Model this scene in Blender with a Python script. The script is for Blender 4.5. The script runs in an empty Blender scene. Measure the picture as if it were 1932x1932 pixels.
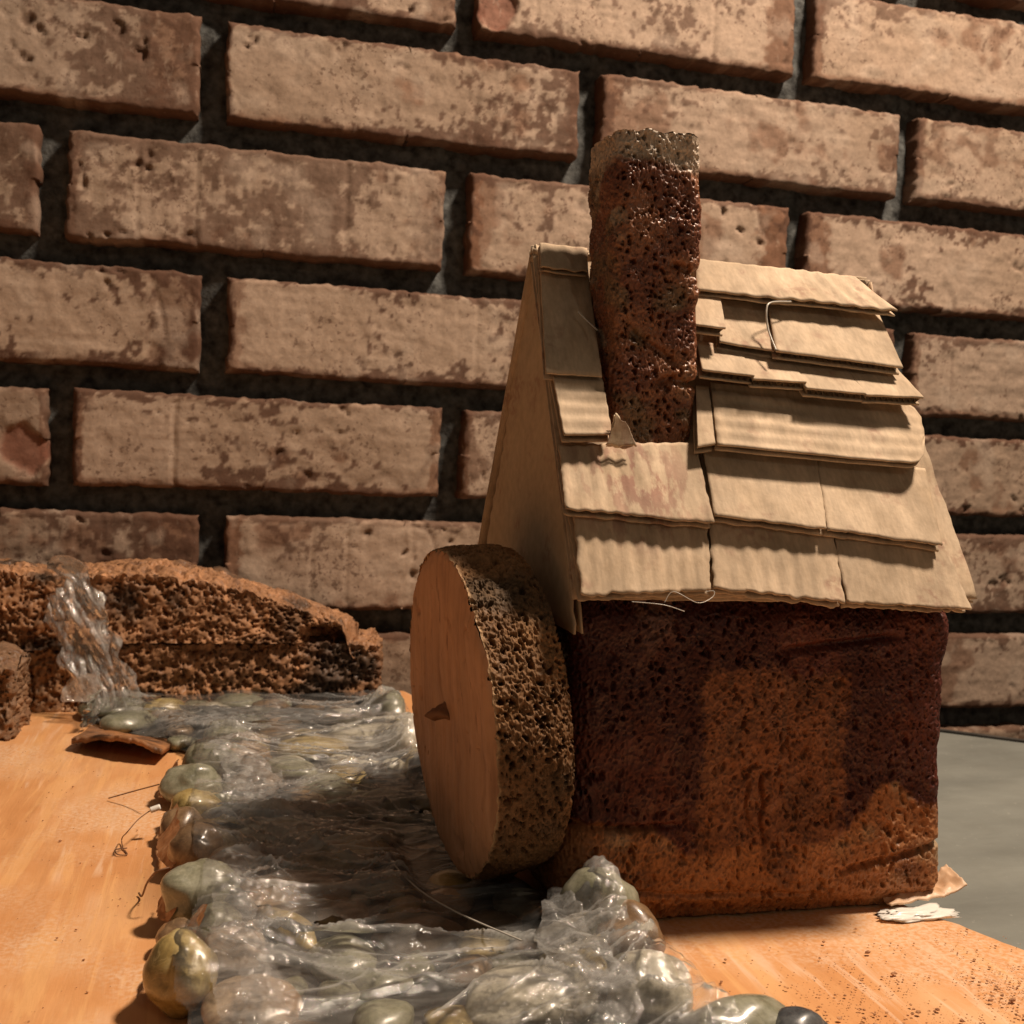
import bpy, bmesh, math
import numpy as np

# ------------------------------------------------------------------ camera, world, lamps, exposure
scene = bpy.context.scene
COL = scene.collection
CF, CYAW, CPITCH, CROLL, CH = 2057.75, math.radians(14.7936), math.radians(-2.6679), math.radians(2.4081), 0.13
CAM = np.array([0.0, 0.0, CH])


def cam_axes():
    f = np.array([math.sin(CYAW) * math.cos(CPITCH), math.cos(CYAW) * math.cos(CPITCH), math.sin(CPITCH)])
    r = np.array([math.cos(CYAW), -math.sin(CYAW), 0.0])
    u = np.cross(r, f)
    r2 = r * math.cos(CROLL) + u * math.sin(CROLL)
    return r2, np.cross(r2, f), f


AX_R, AX_U, AX_F = cam_axes()
cam_d = bpy.data.cameras.new('camera')
cam = bpy.data.objects.new('camera', cam_d)
COL.objects.link(cam)
from mathutils import Matrix, Vector
cam.matrix_world = Matrix(((AX_R[0], AX_U[0], -AX_F[0], CAM[0]), (AX_R[1], AX_U[1], -AX_F[1], CAM[1]),
                           (AX_R[2], AX_U[2], -AX_F[2], CAM[2]), (0, 0, 0, 1)))
cam_d.sensor_width = 36.0
cam_d.lens = CF / 1932 * 36.0
cam_d.clip_start = 0.01
cam_d.clip_end = 20
cam_d.dof.use_dof = True
cam_d.dof.focus_distance = 0.312
cam_d.dof.aperture_fstop = 38
scene.camera = cam

world = bpy.data.worlds.new('World')
scene.world = world
world.use_nodes = True
world.node_tree.nodes['Background'].inputs[0].default_value = (1.0, 0.74, 0.52, 1)
world.node_tree.nodes['Background'].inputs[1].default_value = 0.085


def lamp(name, loc, target, size, power, color):
    d = bpy.data.lights.new(name, 'AREA')
    d.shape = 'DISK'
    d.size = size
    d.energy = power
    d.color = color
    o = bpy.data.objects.new(name, d)
    COL.objects.link(o)
    o.location = loc
    o.rotation_euler = (Vector(target) - Vector(loc)).to_track_quat('-Z', 'Y').to_euler()
    return o


lamp('ceiling_spot', (0.485, 0.258, 0.95), (0.16, 0.38, 0.14), 0.11, 15.0, (1.0, 0.80, 0.62))
lamp('room_lamp', (0.40, -0.75, 0.75), (0.1, 0.3, 0.05), 0.045, 0.42, (1.0, 0.86, 0.68))

scene.view_settings.view_transform = 'Standard'
scene.view_settings.look = 'None'
scene.view_settings.exposure = 0.0
scene.view_settings.gamma = 1.0
scene.view_settings.use_curve_mapping = False
scene.render.engine = 'CYCLES'
scene.cycles.use_denoising = True
scene.cycles.max_bounces = 10
scene.cycles.transparent_max_bounces = 16
scene.cycles.caustics_reflective = False
scene.cycles.caustics_refractive = False
scene.cycles.sample_clamp_indirect = 6.0

# ------------------------------------------------------------------ picture -> place measuring helpers


def ray(x, y):
    return AX_F + AX_R * (x - 966) / CF - AX_U * (y - 966) / CF


def onz(x, y, z=0.0):
    d = ray(x, y)
    return CAM + d * ((z - CH) / d[2])


def ony(x, y, Y):
    d = ray(x, y)
    return CAM + d * (Y / d[1])


EAVE = np.array([0, .274, .093])
RIDGE = np.array([0, .335, .198])
RT = (RIDGE - EAVE) / np.linalg.norm(RIDGE - EAVE)
RN = np.array([0, -RT[2], RT[1]])
RL = np.linalg.norm(RIDGE - EAVE)


def onroof(x, y, off):
    d = ray(x, y)
    return CAM + d * (((EAVE + RN * off - CAM) @ RN) / (d @ RN))


def zc(x, y, off):      # roof close-up coordinates
    return onroof(894.5 + x * .496, 223.6 + y * .496, off)


# ------------------------------------------------------------------ numpy noise


def _h(ix, iy, iz, seed):
    h = (ix.astype(np.int64) * 73856093) ^ (iy.astype(np.int64) * 19349663) ^ (iz.astype(np.int64) * 83492791) ^ (seed * 2654435761)
    h = h & 0xffffffff
    h = ((h ^ (h >> 16)) * 0x45d9f3b) & 0xffffffff
    h = ((h ^ (h >> 16)) * 0x45d9f3b) & 0xffffffff
    h = h ^ (h >> 16)
    return (h & 0xffffff) / float(0xffffff)


def vnoise(P, seed=0):
    P = np.asarray(P, float)
    i = np.floor(P).astype(np.int64)
    f = P - i
    f = f * f * (3 - 2 * f)
    x, y, z = i[..., 0], i[..., 1], i[..., 2]
    fx, fy, fz = f[..., 0], f[..., 1], f[..., 2]
    out = 0
    for dx in (0, 1):
        wx = fx if dx else 1 - fx
        for dy in (0, 1):
            wy = fy if dy else 1 - fy
            for dz in (0, 1):
                wz = fz if dz else 1 - fz
                out = out + wx * wy * wz * _h(x + dx, y + dy, z + dz, seed)
    return out * 2 - 1


def fbm(P, seed=0, octv=4, gain=.5):
    a, s, t = 1.0, 0.0, 0.0
    P = np.asarray(P, float)
    for k in range(octv):
        s = s + a * vnoise(P * 2 ** k + 17.3 * k, seed + k)
        t += a
        a *= gain
    return s / t


def worley(P, seed=0):
    P = np.asarray(P, float)
    i = np.floor(P).astype(np.int64)
    best = np.full(P.shape[:-1], 9.0)
    sec = np.full(P.shape[:-1], 9.0)
    rnd = np.zeros(P.shape[:-1])
    for dx in (-1, 0, 1):
        for dy in (-1, 0, 1):
            for dz in (-1, 0, 1):
                cx, cy, cz = i[..., 0] + dx, i[..., 1] + dy, i[..., 2] + dz
                d = np.sqrt((cx + _h(cx, cy, cz, seed) - P[..., 0]) ** 2 + (cy + _h(cx, cy, cz, seed + 1) - P[..., 1]) ** 2
                            + (cz + _h(cx, cy, cz, seed + 2) - P[..., 2]) ** 2)
                m = d < best
                sec = np.where(m, best, np.minimum(sec, d))
                rnd = np.where(m, _h(cx, cy, cz, seed + 3), rnd)
                best = np.where(m, d, best)
    return best, sec, rnd


def sstep(a, b, x):
    t = np.clip((x - a) / (b - a), 0, 1)
    return t * t * (3 - 2 * t)


def mix(a, b, t):
    t = np.asarray(t)[..., None]
    return np.asarray(a) * (1 - t) + np.asarray(b) * t


def crumple(A2, seed, f0, n=9, gain=.8):
    """straight sharp folds in many directions (A2: metres, last axis 2)"""
    r = np.random.default_rng(seed)
    W3 = np.concatenate([A2, np.zeros(A2.shape[:-1] + (1,))], -1)
    w1 = fbm(W3 * f0 * .7, seed, 2)
    h, tot = 0, 0
    for k in range(n):
        a = r.uniform(0, np.pi)
        f = f0 * r.uniform(.6, 2.6)
        ph = (A2[..., 0] * math.cos(a) + A2[..., 1] * math.sin(a)) * f + r.uniform() + w1 * r.uniform(.2, .5)
        tri = np.abs((ph % 1.0) * 2 - 1)
        am = (.5 + .5 * vnoise(W3 * f0 * .8 + 31 * k, seed + k)) * (f0 / f) ** gain
        h = h + am * (tri - .5)
        tot += (f0 / f) ** gain
    return h / tot * 2


# ------------------------------------------------------------------ mesh helpers


class MB:
    def __init__(self):
        self.v, self.f, self.n, self.c = [], [], 0, []

    def add(self, V, F, C=None):
        V = np.asarray(V, float).reshape(-1, 3)
        F = np.asarray(F, int).reshape(-1, 4)
        self.v.append(V)
        self.f.append(F + self.n)
        self.n += len(V)
        if C is not None:
            self.c.append(np.asarray(C, float).reshape(-1, 3))
        return self

    def grid(self, G, C=None, closed=False, flip=False, mask=None):
        n, m = G.shape[:2]
        idx = np.arange(n * m).reshape(n, m)
        if closed:
            idx = np.concatenate([idx, idx[:1]], 0)
        F = np.stack([idx[:-1, :-1], idx[1:, :-1], idx[1:, 1:], idx[:-1, 1:]], -1)
        if mask is not None:
            F = F[mask]
        F = F.reshape(-1, 4)
        if flip:
            F = F[:, ::-1]
        return self.add(G.reshape(-1, 3), F, C)

    def sheet(self, G, N, th, C=None):
        """a grid made solid: top G, bottom G - N*th, with its rim"""
        n, m = G.shape[:2]
        B = G - np.asarray(N) * th
        V = np.concatenate([G.reshape(-1, 3), B.reshape(-1, 3)])
        idx = np.arange(n * m).reshape(n, m)
        F = [np.stack([idx[:-1, :-1], idx[1:, :-1], idx[1:, 1:], idx[:-1, 1:]], -1).reshape(-1, 4)]
        F.append(F[0][:, ::-1] + n * m)
        for e in (idx[0, ::-1], idx[-1], idx[:, 0], idx[::-1, -1]):
            F.append(np.stack([e[:-1], e[:-1] + n * m, e[1:] + n * m, e[1:]], -1))
        C2 = None if C is None else np.concatenate([C.reshape(-1, 3)] * 2)
        return self.add(V, np.concatenate(F), C2)

    def tube(self, pts, rad, seg=6):
        pts = np.asarray(pts, float)
        n = len(pts)
        rad = np.broadcast_to(np.asarray(rad, float), (n,))
        T = np.gradient(pts, axis=0)
        T /= np.linalg.norm(T, axis=1)[:, None] + 1e-12
        ref = np.array([0.13, 0.21, 0.97])
        A = np.cross(T, ref)
        A /= np.linalg.norm(A, axis=1)[:, None] + 1e-12
        B = np.cross(T, A)
        th = np.linspace(0, 2 * np.pi, seg, endpoint=False)
        G = pts[None] + (A[None] * np.cos(th)[:, None, None] + B[None] * np.sin(th)[:, None, None]) * rad[None, :, None]
        return self.grid(G, closed=True)

    def box(self, lo, hi):
        x0, y0, z0 = lo
        x1, y1, z1 = hi
        V = [(x0, y0, z0), (x1, y0, z0), (x1, y1, z0), (x0, y1, z0), (x0, y0, z1), (x1, y0, z1), (x1, y1, z1), (x0, y1, z1)]
        return self.add(V, [(0, 3, 2, 1), (4, 5, 6, 7), (0, 1, 5, 4), (1, 2, 6, 5), (2, 3, 7, 6), (3, 0, 4, 7)])

    def prism(self, poly, z0, z1):
        """vertical prism over a convex-ish polygon given as quads-capable ring (fan of quads to the centre)"""
        p = np.asarray(poly, float)
        n = len(p)
        c = p.mean(0)
        V = [(x, y, z1) for x, y in p] + [(x, y, z0) for x, y in p] + [(c[0], c[1], z1), (c[0], c[1], z0)]
        F = []
        for i in range(n):
            j = (i + 1) % n
            F.append((i + n, j + n, j, i))
            F.append((i, j, 2 * n, 2 * n))
            F.append((j + n, i + n, 2 * n + 1, 2 * n + 1))
        return self.add(V, F)

    def build(self, name, mat, parent=None, smooth=True, base=None):
        V = np.concatenate(self.v)
        F = np.concatenate(self.f)
        if base is not None:
            V = V - np.asarray(base)
        me = bpy.data.meshes.new(name)
        tri = F[:, 2] == F[:, 3]
        q, t = F[~tri], F[tri][:, :3]
        nq, nt = len(q), len(t)
        me.vertices.add(len(V))
        me.vertices.foreach_set('co', V.astype(np.float32).ravel())
        me.loops.add(nq * 4 + nt * 3)
        me.loops.foreach_set('vertex_index', np.concatenate([q.ravel(), t.ravel()]).astype(np.int32))
        me.polygons.add(nq + nt)
        me.polygons.foreach_set('loop_start', np.concatenate([np.arange(nq) * 4, nq * 4 + np.arange(nt) * 3]).astype(np.int32))
        me.polygons.foreach_set('use_smooth', np.full(nq + nt, smooth))
        me.update(calc_edges=True)
        me.validate()
        if self.c and sum(map(len, self.c)) == len(V):
            ca = me.color_attributes.new('Col', 'FLOAT_COLOR', 'POINT')
            C = np.concatenate(self.c)
            ca.data.foreach_set('color', np.concatenate([C, np.ones((len(C), 1))], 1).astype(np.float32).ravel())
        me.materials.append(mat)
        o = bpy.data.objects.new(name, me)
        COL.objects.link(o)
        if base is not None and parent is None:
            o.location = base
        if parent is not None:
            o.parent = parent
        return o


def tag(o, label=None, cat=None, group=None, kind=None):
    for k, v in (('label', label), ('category', cat), ('group', group), ('kind', kind)):
        if v:
            o[k] = v
    return o


def empty(name, loc, label, cat, group=None):
    o = bpy.data.objects.new(name, None)
    o.empty_display_size = .01
    COL.objects.link(o)
    o.location = loc
    return tag(o, label, cat, group)


# ------------------------------------------------------------------ materials


class NT:
    def __init__(self, name):
        self.m = bpy.data.materials.new(name)
        self.m.use_nodes = True
        self.t = self.m.node_tree
        self.t.nodes.clear()
        self.out = self.t.nodes.new('ShaderNodeOutputMaterial')
        tc = self.t.nodes.new('ShaderNodeTexCoord')
        geo = self.t.nodes.new('ShaderNodeNewGeometry')
        self.pos = geo.outputs['Position']
        self.obj = tc.outputs['Object']

    def n(self, kind, **kw):
        nd = self.t.nodes.new(kind)
        for k, v in kw.items():
            if k.startswith('i_'):
                key = k[2:]
                key = int(key) if key.isdigit() else key.replace('_', ' ')
                self.set(nd.inputs[key], v)
            else:
                setattr(nd, k, v)
        return nd

    def set(self, sock, v):
        if hasattr(v, 'is_output'):
            self.t.links.new(v, sock)
        else:
            if isinstance(v, (tuple, list)) and len(v) == 3 and sock.type == 'RGBA':
                v = (*v, 1)
            sock.default_value = v

    def noise(self, scale, detail=4, rough=.55, vec=None, stretch=None, dist=0):
        vec = vec or self.pos
        if stretch:
            mp = self.n('ShaderNodeMapping')
            self.set(mp.inputs[0], vec)
            mp.inputs['Scale'].default_value = stretch
            vec = mp.outputs[0]
        nd = self.n('ShaderNodeTexNoise', i_Vector=vec, i_Scale=scale, i_Detail=detail, i_Roughness=rough, i_Distortion=dist)
        return nd.outputs['Fac']

    def ramp(self, fac, *stops):
        r = self.n('ShaderNodeValToRGB', i_Fac=fac)
        e = r.color_ramp.elements
        while len(e) < len(stops):
            e.new(.5)
        for k, (p, c) in enumerate(stops):
            e[k].position = p
            c = c if isinstance(c, (tuple, list)) else (c, c, c)
            e[k].color = (*c[:3], 1)
        return r.outputs[0]

    def mixc(self, a, b, fac, mode='MIX'):
        nd = self.n('ShaderNodeMix', data_type='RGBA', blend_type=mode)
        self.set(nd.inputs[0], fac)
        self.set(nd.inputs[6], a)
        self.set(nd.inputs[7], b)
        return nd.outputs[2]

    def math(self, op, a, b=0.0, clamp=False):
        nd = self.n('ShaderNodeMath', operation=op, use_clamp=clamp)
        self.set(nd.inputs[0], a)
        self.set(nd.inputs[1], b)
        return nd.outputs[0]

    def attr(self, name='Col'):
        return self.n('ShaderNodeAttribute', attribute_name=name).outputs['Color']

    def bump(self, h, strength=.3, dist=.001, normal=None):
        nd = self.n('ShaderNodeBump', i_Strength=strength, i_Distance=dist, i_Height=h)
        if normal:
            self.set(nd.inputs['Normal'], normal)
        return nd.outputs[0]

    def principled(self, color, rough=.6, normal=None, spec=.5, **kw):
        nd = self.n('ShaderNodeBsdfPrincipled')
        self.set(nd.inputs['Base Color'], color)
        self.set(nd.inputs['Roughness'], rough)
        self.set(nd.inputs['Specular IOR Level'], spec)
        if normal:
            self.set(nd.inputs['Normal'], normal)
        for k, v in kw.items():
            self.set(nd.inputs[k.replace('_', ' ')], v)
        return nd.outputs[0]

    def done(self, shader):
        self.t.links.new(shader, self.out.inputs['Surface'])
        return self.m


def mat_brick():
    t = NT('brick')
    col = t.attr()
    g = t.noise(420, 4)
    fine = t.ramp(g, (.30, .84), (.62, 1.05))
    c = t.mixc(col, fine, 1.0, 'MULTIPLY')
    clu = t.ramp(t.noise(24, 3), (.42, 0), (.72, 1))
    sp = t.ramp(t.math('ADD', t.noise(330, 6, .66), t.math('MULTIPLY', clu, .15)), (.64, 0), (.71, 1))
    c = t.mixc(c, (.10, .052, .033), t.math('MULTIPLY', sp, .65))
    lt = t.ramp(t.noise(260, 5, .6, stretch=(1, 1, .5)), (.60, 0), (.72, 1))
    c = t.mixc(c, (.50, .39, .30), t.math('MULTIPLY', lt, .25))
    b = t.bump(t.noise(300, 6, .62), .32, .0011)
    return t.done(t.principled(c, .85, b, .25))


def mat_mortar():
    t = NT('mortar')
    c = t.ramp(t.noise(180, 5), (.3, (.03, .03, .029)), (.7, (.14, .145, .14)))
    return t.done(t.principled(c, .95, t.bump(t.noise(600, 5), .6, .001), .1))


def mat_counter():
    t = NT('counter')
    n = t.noise(9, 4, .5, stretch=(1, 3.5, 1))
    c = t.ramp(n, (.3, (.15, .158, .143)), (.7, (.22, .23, .207)))
    scr = t.ramp(t.noise(70, 5, .7, stretch=(.5, 1.2, 1), dist=.6), (.45, .95), (.65, 1.04))
    c = t.mixc(c, scr, 1.0, 'MULTIPLY')
    c = t.mixc(c, (.42, .41, .37), t.math('MULTIPLY', t.ramp(t.noise(420, 4), (.66, 0), (.74, 1)), .4))
    r = t.ramp(t.noise(60, 4), (.3, .42), (.7, .6))
    return t.done(t.principled(c, r, t.bump(t.noise(500, 3), .12, .0004), .4))


def mat_board():
    t = NT('orange_paint')
    w = t.noise(26, 5, .6, stretch=(1.0, .5, 1), dist=.5)
    s = t.noise(300, 4, .6, stretch=(1.0, .10, 1), dist=.35)
    s2 = t.noise(150, 4, .6, stretch=(1.0, .10, 1), dist=.7)
    c = t.ramp(w, (.32, (.59, .265, .098)), (.50, (.67, .33, .135)), (.68, (.72, .41, .20)))
    c = t.mixc(c, (.80, .45, .19), t.math('MULTIPLY', t.math('MULTIPLY', t.ramp(s2, (.50, 0), (.57, 1)), t.ramp(t.noise(14, 2), (.36, 0), (.52, 1))), .55))
    c = t.mixc(c, (.83, .60, .42), t.math('MULTIPLY', t.math('MULTIPLY', t.ramp(t.noise(190, 4, .6, stretch=(1, .07, 1), dist=.5), (.55, 0), (.63, 1)), t.ramp(t.noise(19, 2), (.5, 0), (.62, 1))), .55))
    c = t.mixc(c, (.46, .20, .075), t.math('MULTIPLY', t.ramp(s, (.56, 0), (.72, 1)), .28))
    pale = t.math('MULTIPLY', t.ramp(t.noise(17, 3), (.47, 0), (.62, 1)), t.ramp(t.noise(700, 3), (.38, 0), (.62, 1)))
    c = t.mixc(c, (.78, .55, .37), t.math('MULTIPLY', pale, .7))
    d = t.math('MULTIPLY', t.ramp(t.noise(21, 2), (.46, 0), (.66, 1)), t.ramp(t.noise(520, 5, .7), (.63, 0), (.70, 1)))
    c = t.mixc(c, (.22, .075, .03), t.math('MULTIPLY', d, .85))
    b = t.bump(s, .35, .0007)
    b = t.bump(t.noise(900, 3), .12, .0004, b)
    return t.done(t.principled(c, t.ramp(w, (.3, .38), (.7, .55)), b, .4))


def mat_sponge(name, rough=.5, spec=.45, gloss_patch=False):
    t = NT(name)
    c = t.attr()
    f = t.ramp(t.noise(700, 3), (.28, .66), (.68, 1.22))
    c = t.mixc(c, f, 1.0, 'MULTIPLY')
    r = t.ramp(t.noise(130, 3), (.35, max(.18, rough - .22)), (.65, rough + .15))
    return t.done(t.principled(c, r, t.bump(t.noise(1500, 4), .35, .0005), spec))


def mat_card(name, base, dark, worn=True):
    t = NT(name)
    n = t.noise(60, 4, .6)
    c = t.ramp(n, (.32, dark), (.62, base))
    fib = t.noise(900, 3, .6, stretch=(1, .3, .3))
    c = t.mixc(c, t.ramp(fib, (.3, .86), (.7, 1.08)), 1.0, 'MULTIPLY')
    st = t.math('MULTIPLY', t.ramp(t.noise(62, 3, .6), (.55, 0), (.66, 1)), t.ramp(t.noise(420, 4), (.42, 0), (.58, 1)))
    c = t.mixc(c, (.33, .18, .13), t.math('MULTIPLY', st, .6))
    if worn:
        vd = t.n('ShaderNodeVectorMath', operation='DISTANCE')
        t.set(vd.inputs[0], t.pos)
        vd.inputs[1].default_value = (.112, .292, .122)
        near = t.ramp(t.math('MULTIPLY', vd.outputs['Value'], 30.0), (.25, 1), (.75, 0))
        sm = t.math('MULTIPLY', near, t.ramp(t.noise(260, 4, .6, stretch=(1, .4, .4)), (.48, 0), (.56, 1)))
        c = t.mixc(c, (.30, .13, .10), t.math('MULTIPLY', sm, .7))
        wash = t.ramp(t.noise(130, 5, .6, stretch=(1, .35, .35)), (.40, .80), (.62, 1.04))
        c = t.mixc(c, wash, 1.0, 'MULTIPLY')
    return t.done(t.principled(c, .8, t.bump(t.noise(700, 4), .25, .0004), .25))


def mat_plain(name, c1, c2, rough, scale=90, spec=.5, bump=.2, bs=500, **kw):
    t = NT(name)
    c = t.ramp(t.noise(scale, 4), (.33, c1), (.67, c2))
    return t.done(t.principled(c, rough, t.bump(t.noise(bs, 4), bump, .0005), spec, **kw))


def mat_pebble(name, c1, c2, c3):
    t = NT(name)
    n = t.noise(95, 5, .6, dist=.6)
    c = t.ramp(n, (.30, c1), (.52, c2), (.70, c3))
    sp = t.ramp(t.noise(800, 3), (.3, .8), (.7, 1.12))
    c = t.mixc(c, sp, 1.0, 'MULTIPLY')
    vein = t.ramp(t.noise(140, 4, .6, dist=2.5), (.47, 0), (.50, 1), (.53, 0))
    c = t.mixc(c, c3, t.math('MULTIPLY', vein, .45))
    rgh = t.ramp(t.noise(170, 4), (.35, .08), (.7, .35))
    return t.done(t.principled(c, .38, t.bump(t.noise(320, 5, .6), .16, .0007), .5, Coat_Weight=.6, Coat_Roughness=rgh))


def mat_film(name, haze_lo, haze_hi, tint=(.80, .80, .78), veil=False, along=(.22, 1, 1)):
    t = NT(name)
    streak_n = t.noise(420, 5, .65, stretch=along, dist=.5)
    crk = t.noise(240, 5, .6, dist=.8)
    fine = t.noise(900, 4, .6)
    b = t.bump(crk, .35, .0009)
    b = t.bump(streak_n, .5, .0006, b)
    b = t.bump(fine, .35, .0005, b)
    streak = t.noise(210, 6, .68, stretch=along, dist=.9)
    hz = t.n('ShaderNodeMapRange', i_Value=streak, i_From_Min=.38, i_From_Max=.72, i_To_Min=haze_lo, i_To_Max=haze_hi).outputs[0]
    if veil:
        hz = t.math('ADD', hz, t.attr(), True)
    dif = t.n('ShaderNodeBsdfDiffuse', i_Color=tint, i_Normal=b).outputs[0]
    trl = t.n('ShaderNodeBsdfTranslucent', i_Color=tint, i_Normal=b).outputs[0]
    veil = t.n('ShaderNodeMixShader', i_0=.45, i_1=dif, i_2=trl).outputs[0]
    tr = t.n('ShaderNodeBsdfTransparent', i_Color=(.97, .97, .96)).outputs[0]
    body = t.n('ShaderNodeMixShader', i_0=hz, i_1=tr, i_2=veil).outputs[0]
    gl = t.n('ShaderNodeBsdfGlossy', i_Color=(1, 1, 1), i_Roughness=.07, i_Normal=b).outputs[0]
    fr = t.n('ShaderNodeFresnel', i_IOR=1.5, i_Normal=b).outputs[0]
    fr = t.math('MULTIPLY', fr, .9, True)
    return t.done(t.n('ShaderNodeMixShader', i_0=fr, i_1=body, i_2=gl).outputs[0])


M = {
    'brick': mat_brick(), 'mortar': mat_mortar(), 'counter': mat_counter(), 'board': mat_board(),
    'counter_edge': mat_plain('counter_edge', (.02, .02, .018), (.05, .045, .04), .5),
    'wall_sponge': mat_sponge('painted_sponge', .55, .38), 'chimney': mat_sponge('glossy_painted_sponge', .38, .55),
    'rim': mat_sponge('wheel_foam', .75, .25), 'rock': mat_sponge('rock_foam', .68, .4),
    'card': mat_card('kraft_card', (.63, .49, .345), (.50, .375, .25)),
    'card_liner': mat_card('card_inner_liner', (.66, .55, .40), (.56, .45, .31)),
    'gable': mat_card('kraft_card_gable', (.52, .40, .27), (.49, .37, .245), False),
    'flute': mat_plain('card_flute', (.30, .21, .13), (.38, .28, .17), .9),
    'glue': mat_plain('dried_glue', (.80, .78, .72), (.86, .84, .78), .3, bump=.3),
    'string': mat_plain('glue_string', (.45, .42, .36), (.6, .56, .5), .3),
    'string_shadow': mat_plain('string_shadow_brown', (.16, .08, .04), (.24, .12, .06), .6),  # dark brown stands in for the shade cast by glue strings
    'peg': mat_plain('wooden_peg', (.26, .12, .06), (.38, .19, .09), .7),
    'crumb': mat_plain('paint_crumbs', (.24, .09, .038), (.60, .32, .15), .8, 700),
    'flap': mat_plain('torn_painted_card', (.06, .028, .014), (.40, .18, .07), .6, 110),
    'scrap': mat_plain('painted_paper', (.55, .33, .18), (.72, .52, .36), .45, 120),
    'film': mat_film('clear_film', .03, .15, veil=True), 'film_fall': mat_film('falling_film', .18, .70, tint=(.92, .90, .86), along=(1, 1, .16)), 'film_strip': mat_film('clear_film_strip', .06, .35), 'film_milky': mat_film('milky_film', .12, .52),
}


def mat_face():
    t = NT('wheel_face_paint')
    g = t.noise(260, 5, .6, stretch=(1, 1, .10), dist=.4)
    c = t.ramp(g, (.22, (.40, .21, .118)), (.50, (.59, .33, .19)), (.75, (.65, .39, .24)))
    d = t.ramp(t.noise(330, 4, .6, stretch=(1, 1, .22)), (.62, 0), (.70, 1))
    c = t.mixc(c, (.22, .10, .055), t.math('MULTIPLY', d, .75))
    c = t.mixc(c, t.ramp(t.noise(45, 4), (.3, .82), (.7, 1.12)), 1.0, 'MULTIPLY')
    b = t.bump(g, .5, .0007)
    b = t.bump(t.noise(900, 4), .2, .0004, b)
    return t.done(t.principled(c, .7, b, .3))


M['face'] = mat_face()
PEB = {
    'olive grey': mat_pebble('pebble_olive', (.13, .13, .08), (.24, .235, .16), (.36, .35, .26)),
    'yellow olive': mat_pebble('pebble_yellow', (.13, .09, .03), (.36, .26, .09), (.52, .42, .20)),
    'brown': mat_pebble('pebble_brown', (.09, .055, .03), (.20, .12, .06), (.33, .22, .12)),
    'pale cream': mat_pebble('pebble_pale', (.36, .33, .25), (.52, .48, .38), (.66, .62, .52)),
    'dark slate': mat_pebble('pebble_slate', (.035, .04, .042), (.07, .075, .08), (.15, .155, .155)),
    'pinkish tan': mat_pebble('pebble_tan', (.24, .15, .09), (.40, .28, .18), (.52, .40, .28)),
}

# ------------------------------------------------------------------ counter, brick wall
mb = MB()
P0, P1 = np.array([.387, .505]), np.array([.414, .4836])
ed = (P1 - P0) / np.linalg.norm(P1 - P0)
A = P0 - ed * ((.602 - P0[1]) / -ed[1] * -1 if False else (P0[1] - .602) / ed[1])
B = P0 + ed * .55
poly = [(-.55, -.25), (B[0], -.25), (B[0], B[1]), (A[0], A[1]), (-.55, .602)]
mb.prism(poly, -.032, -.008)
o = mb.build('counter', M['counter'], smooth=False)
tag(o, 'grey green counter top with a dark far edge', None, kind='structure')
mb = MB()
nrm = np.array([-ed[1], ed[0]]) * -1
q = [A, B]
if nrm @ np.array([1, 1]) < 0:
    nrm = -nrm
mb.prism([A + nrm * .0005, B + nrm * .0005, B + nrm * .004, A + nrm * .004], -.034, -.0068)
mb.build('edge_trim', M['counter_edge'], o, smooth=False)

wall = empty('brick_wall', (.2, .616, -.16), 'tan brick wall with deep dark joints behind the model house', 'brick wall')
WB = np.array([.2, .616, -.16])
ZB = [.5689, .5012, .4335, .3658, .3001, .2303, .1645, .1003, .0351, -.0286, -.094, -.16]
JX = {0: -.09, 1: -.012, 2: .1239, 3: -.013, 4: -.0911, 5: -.0085, 6: -.0847, 7: -.0064, 8: -.085, 9: -.006, 10: -.09}
JL = {2: .211, 3: .2124, 4: .2144, 5: .2130, 6: .2103}
rng = np.random.default_rng(5)


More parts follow.
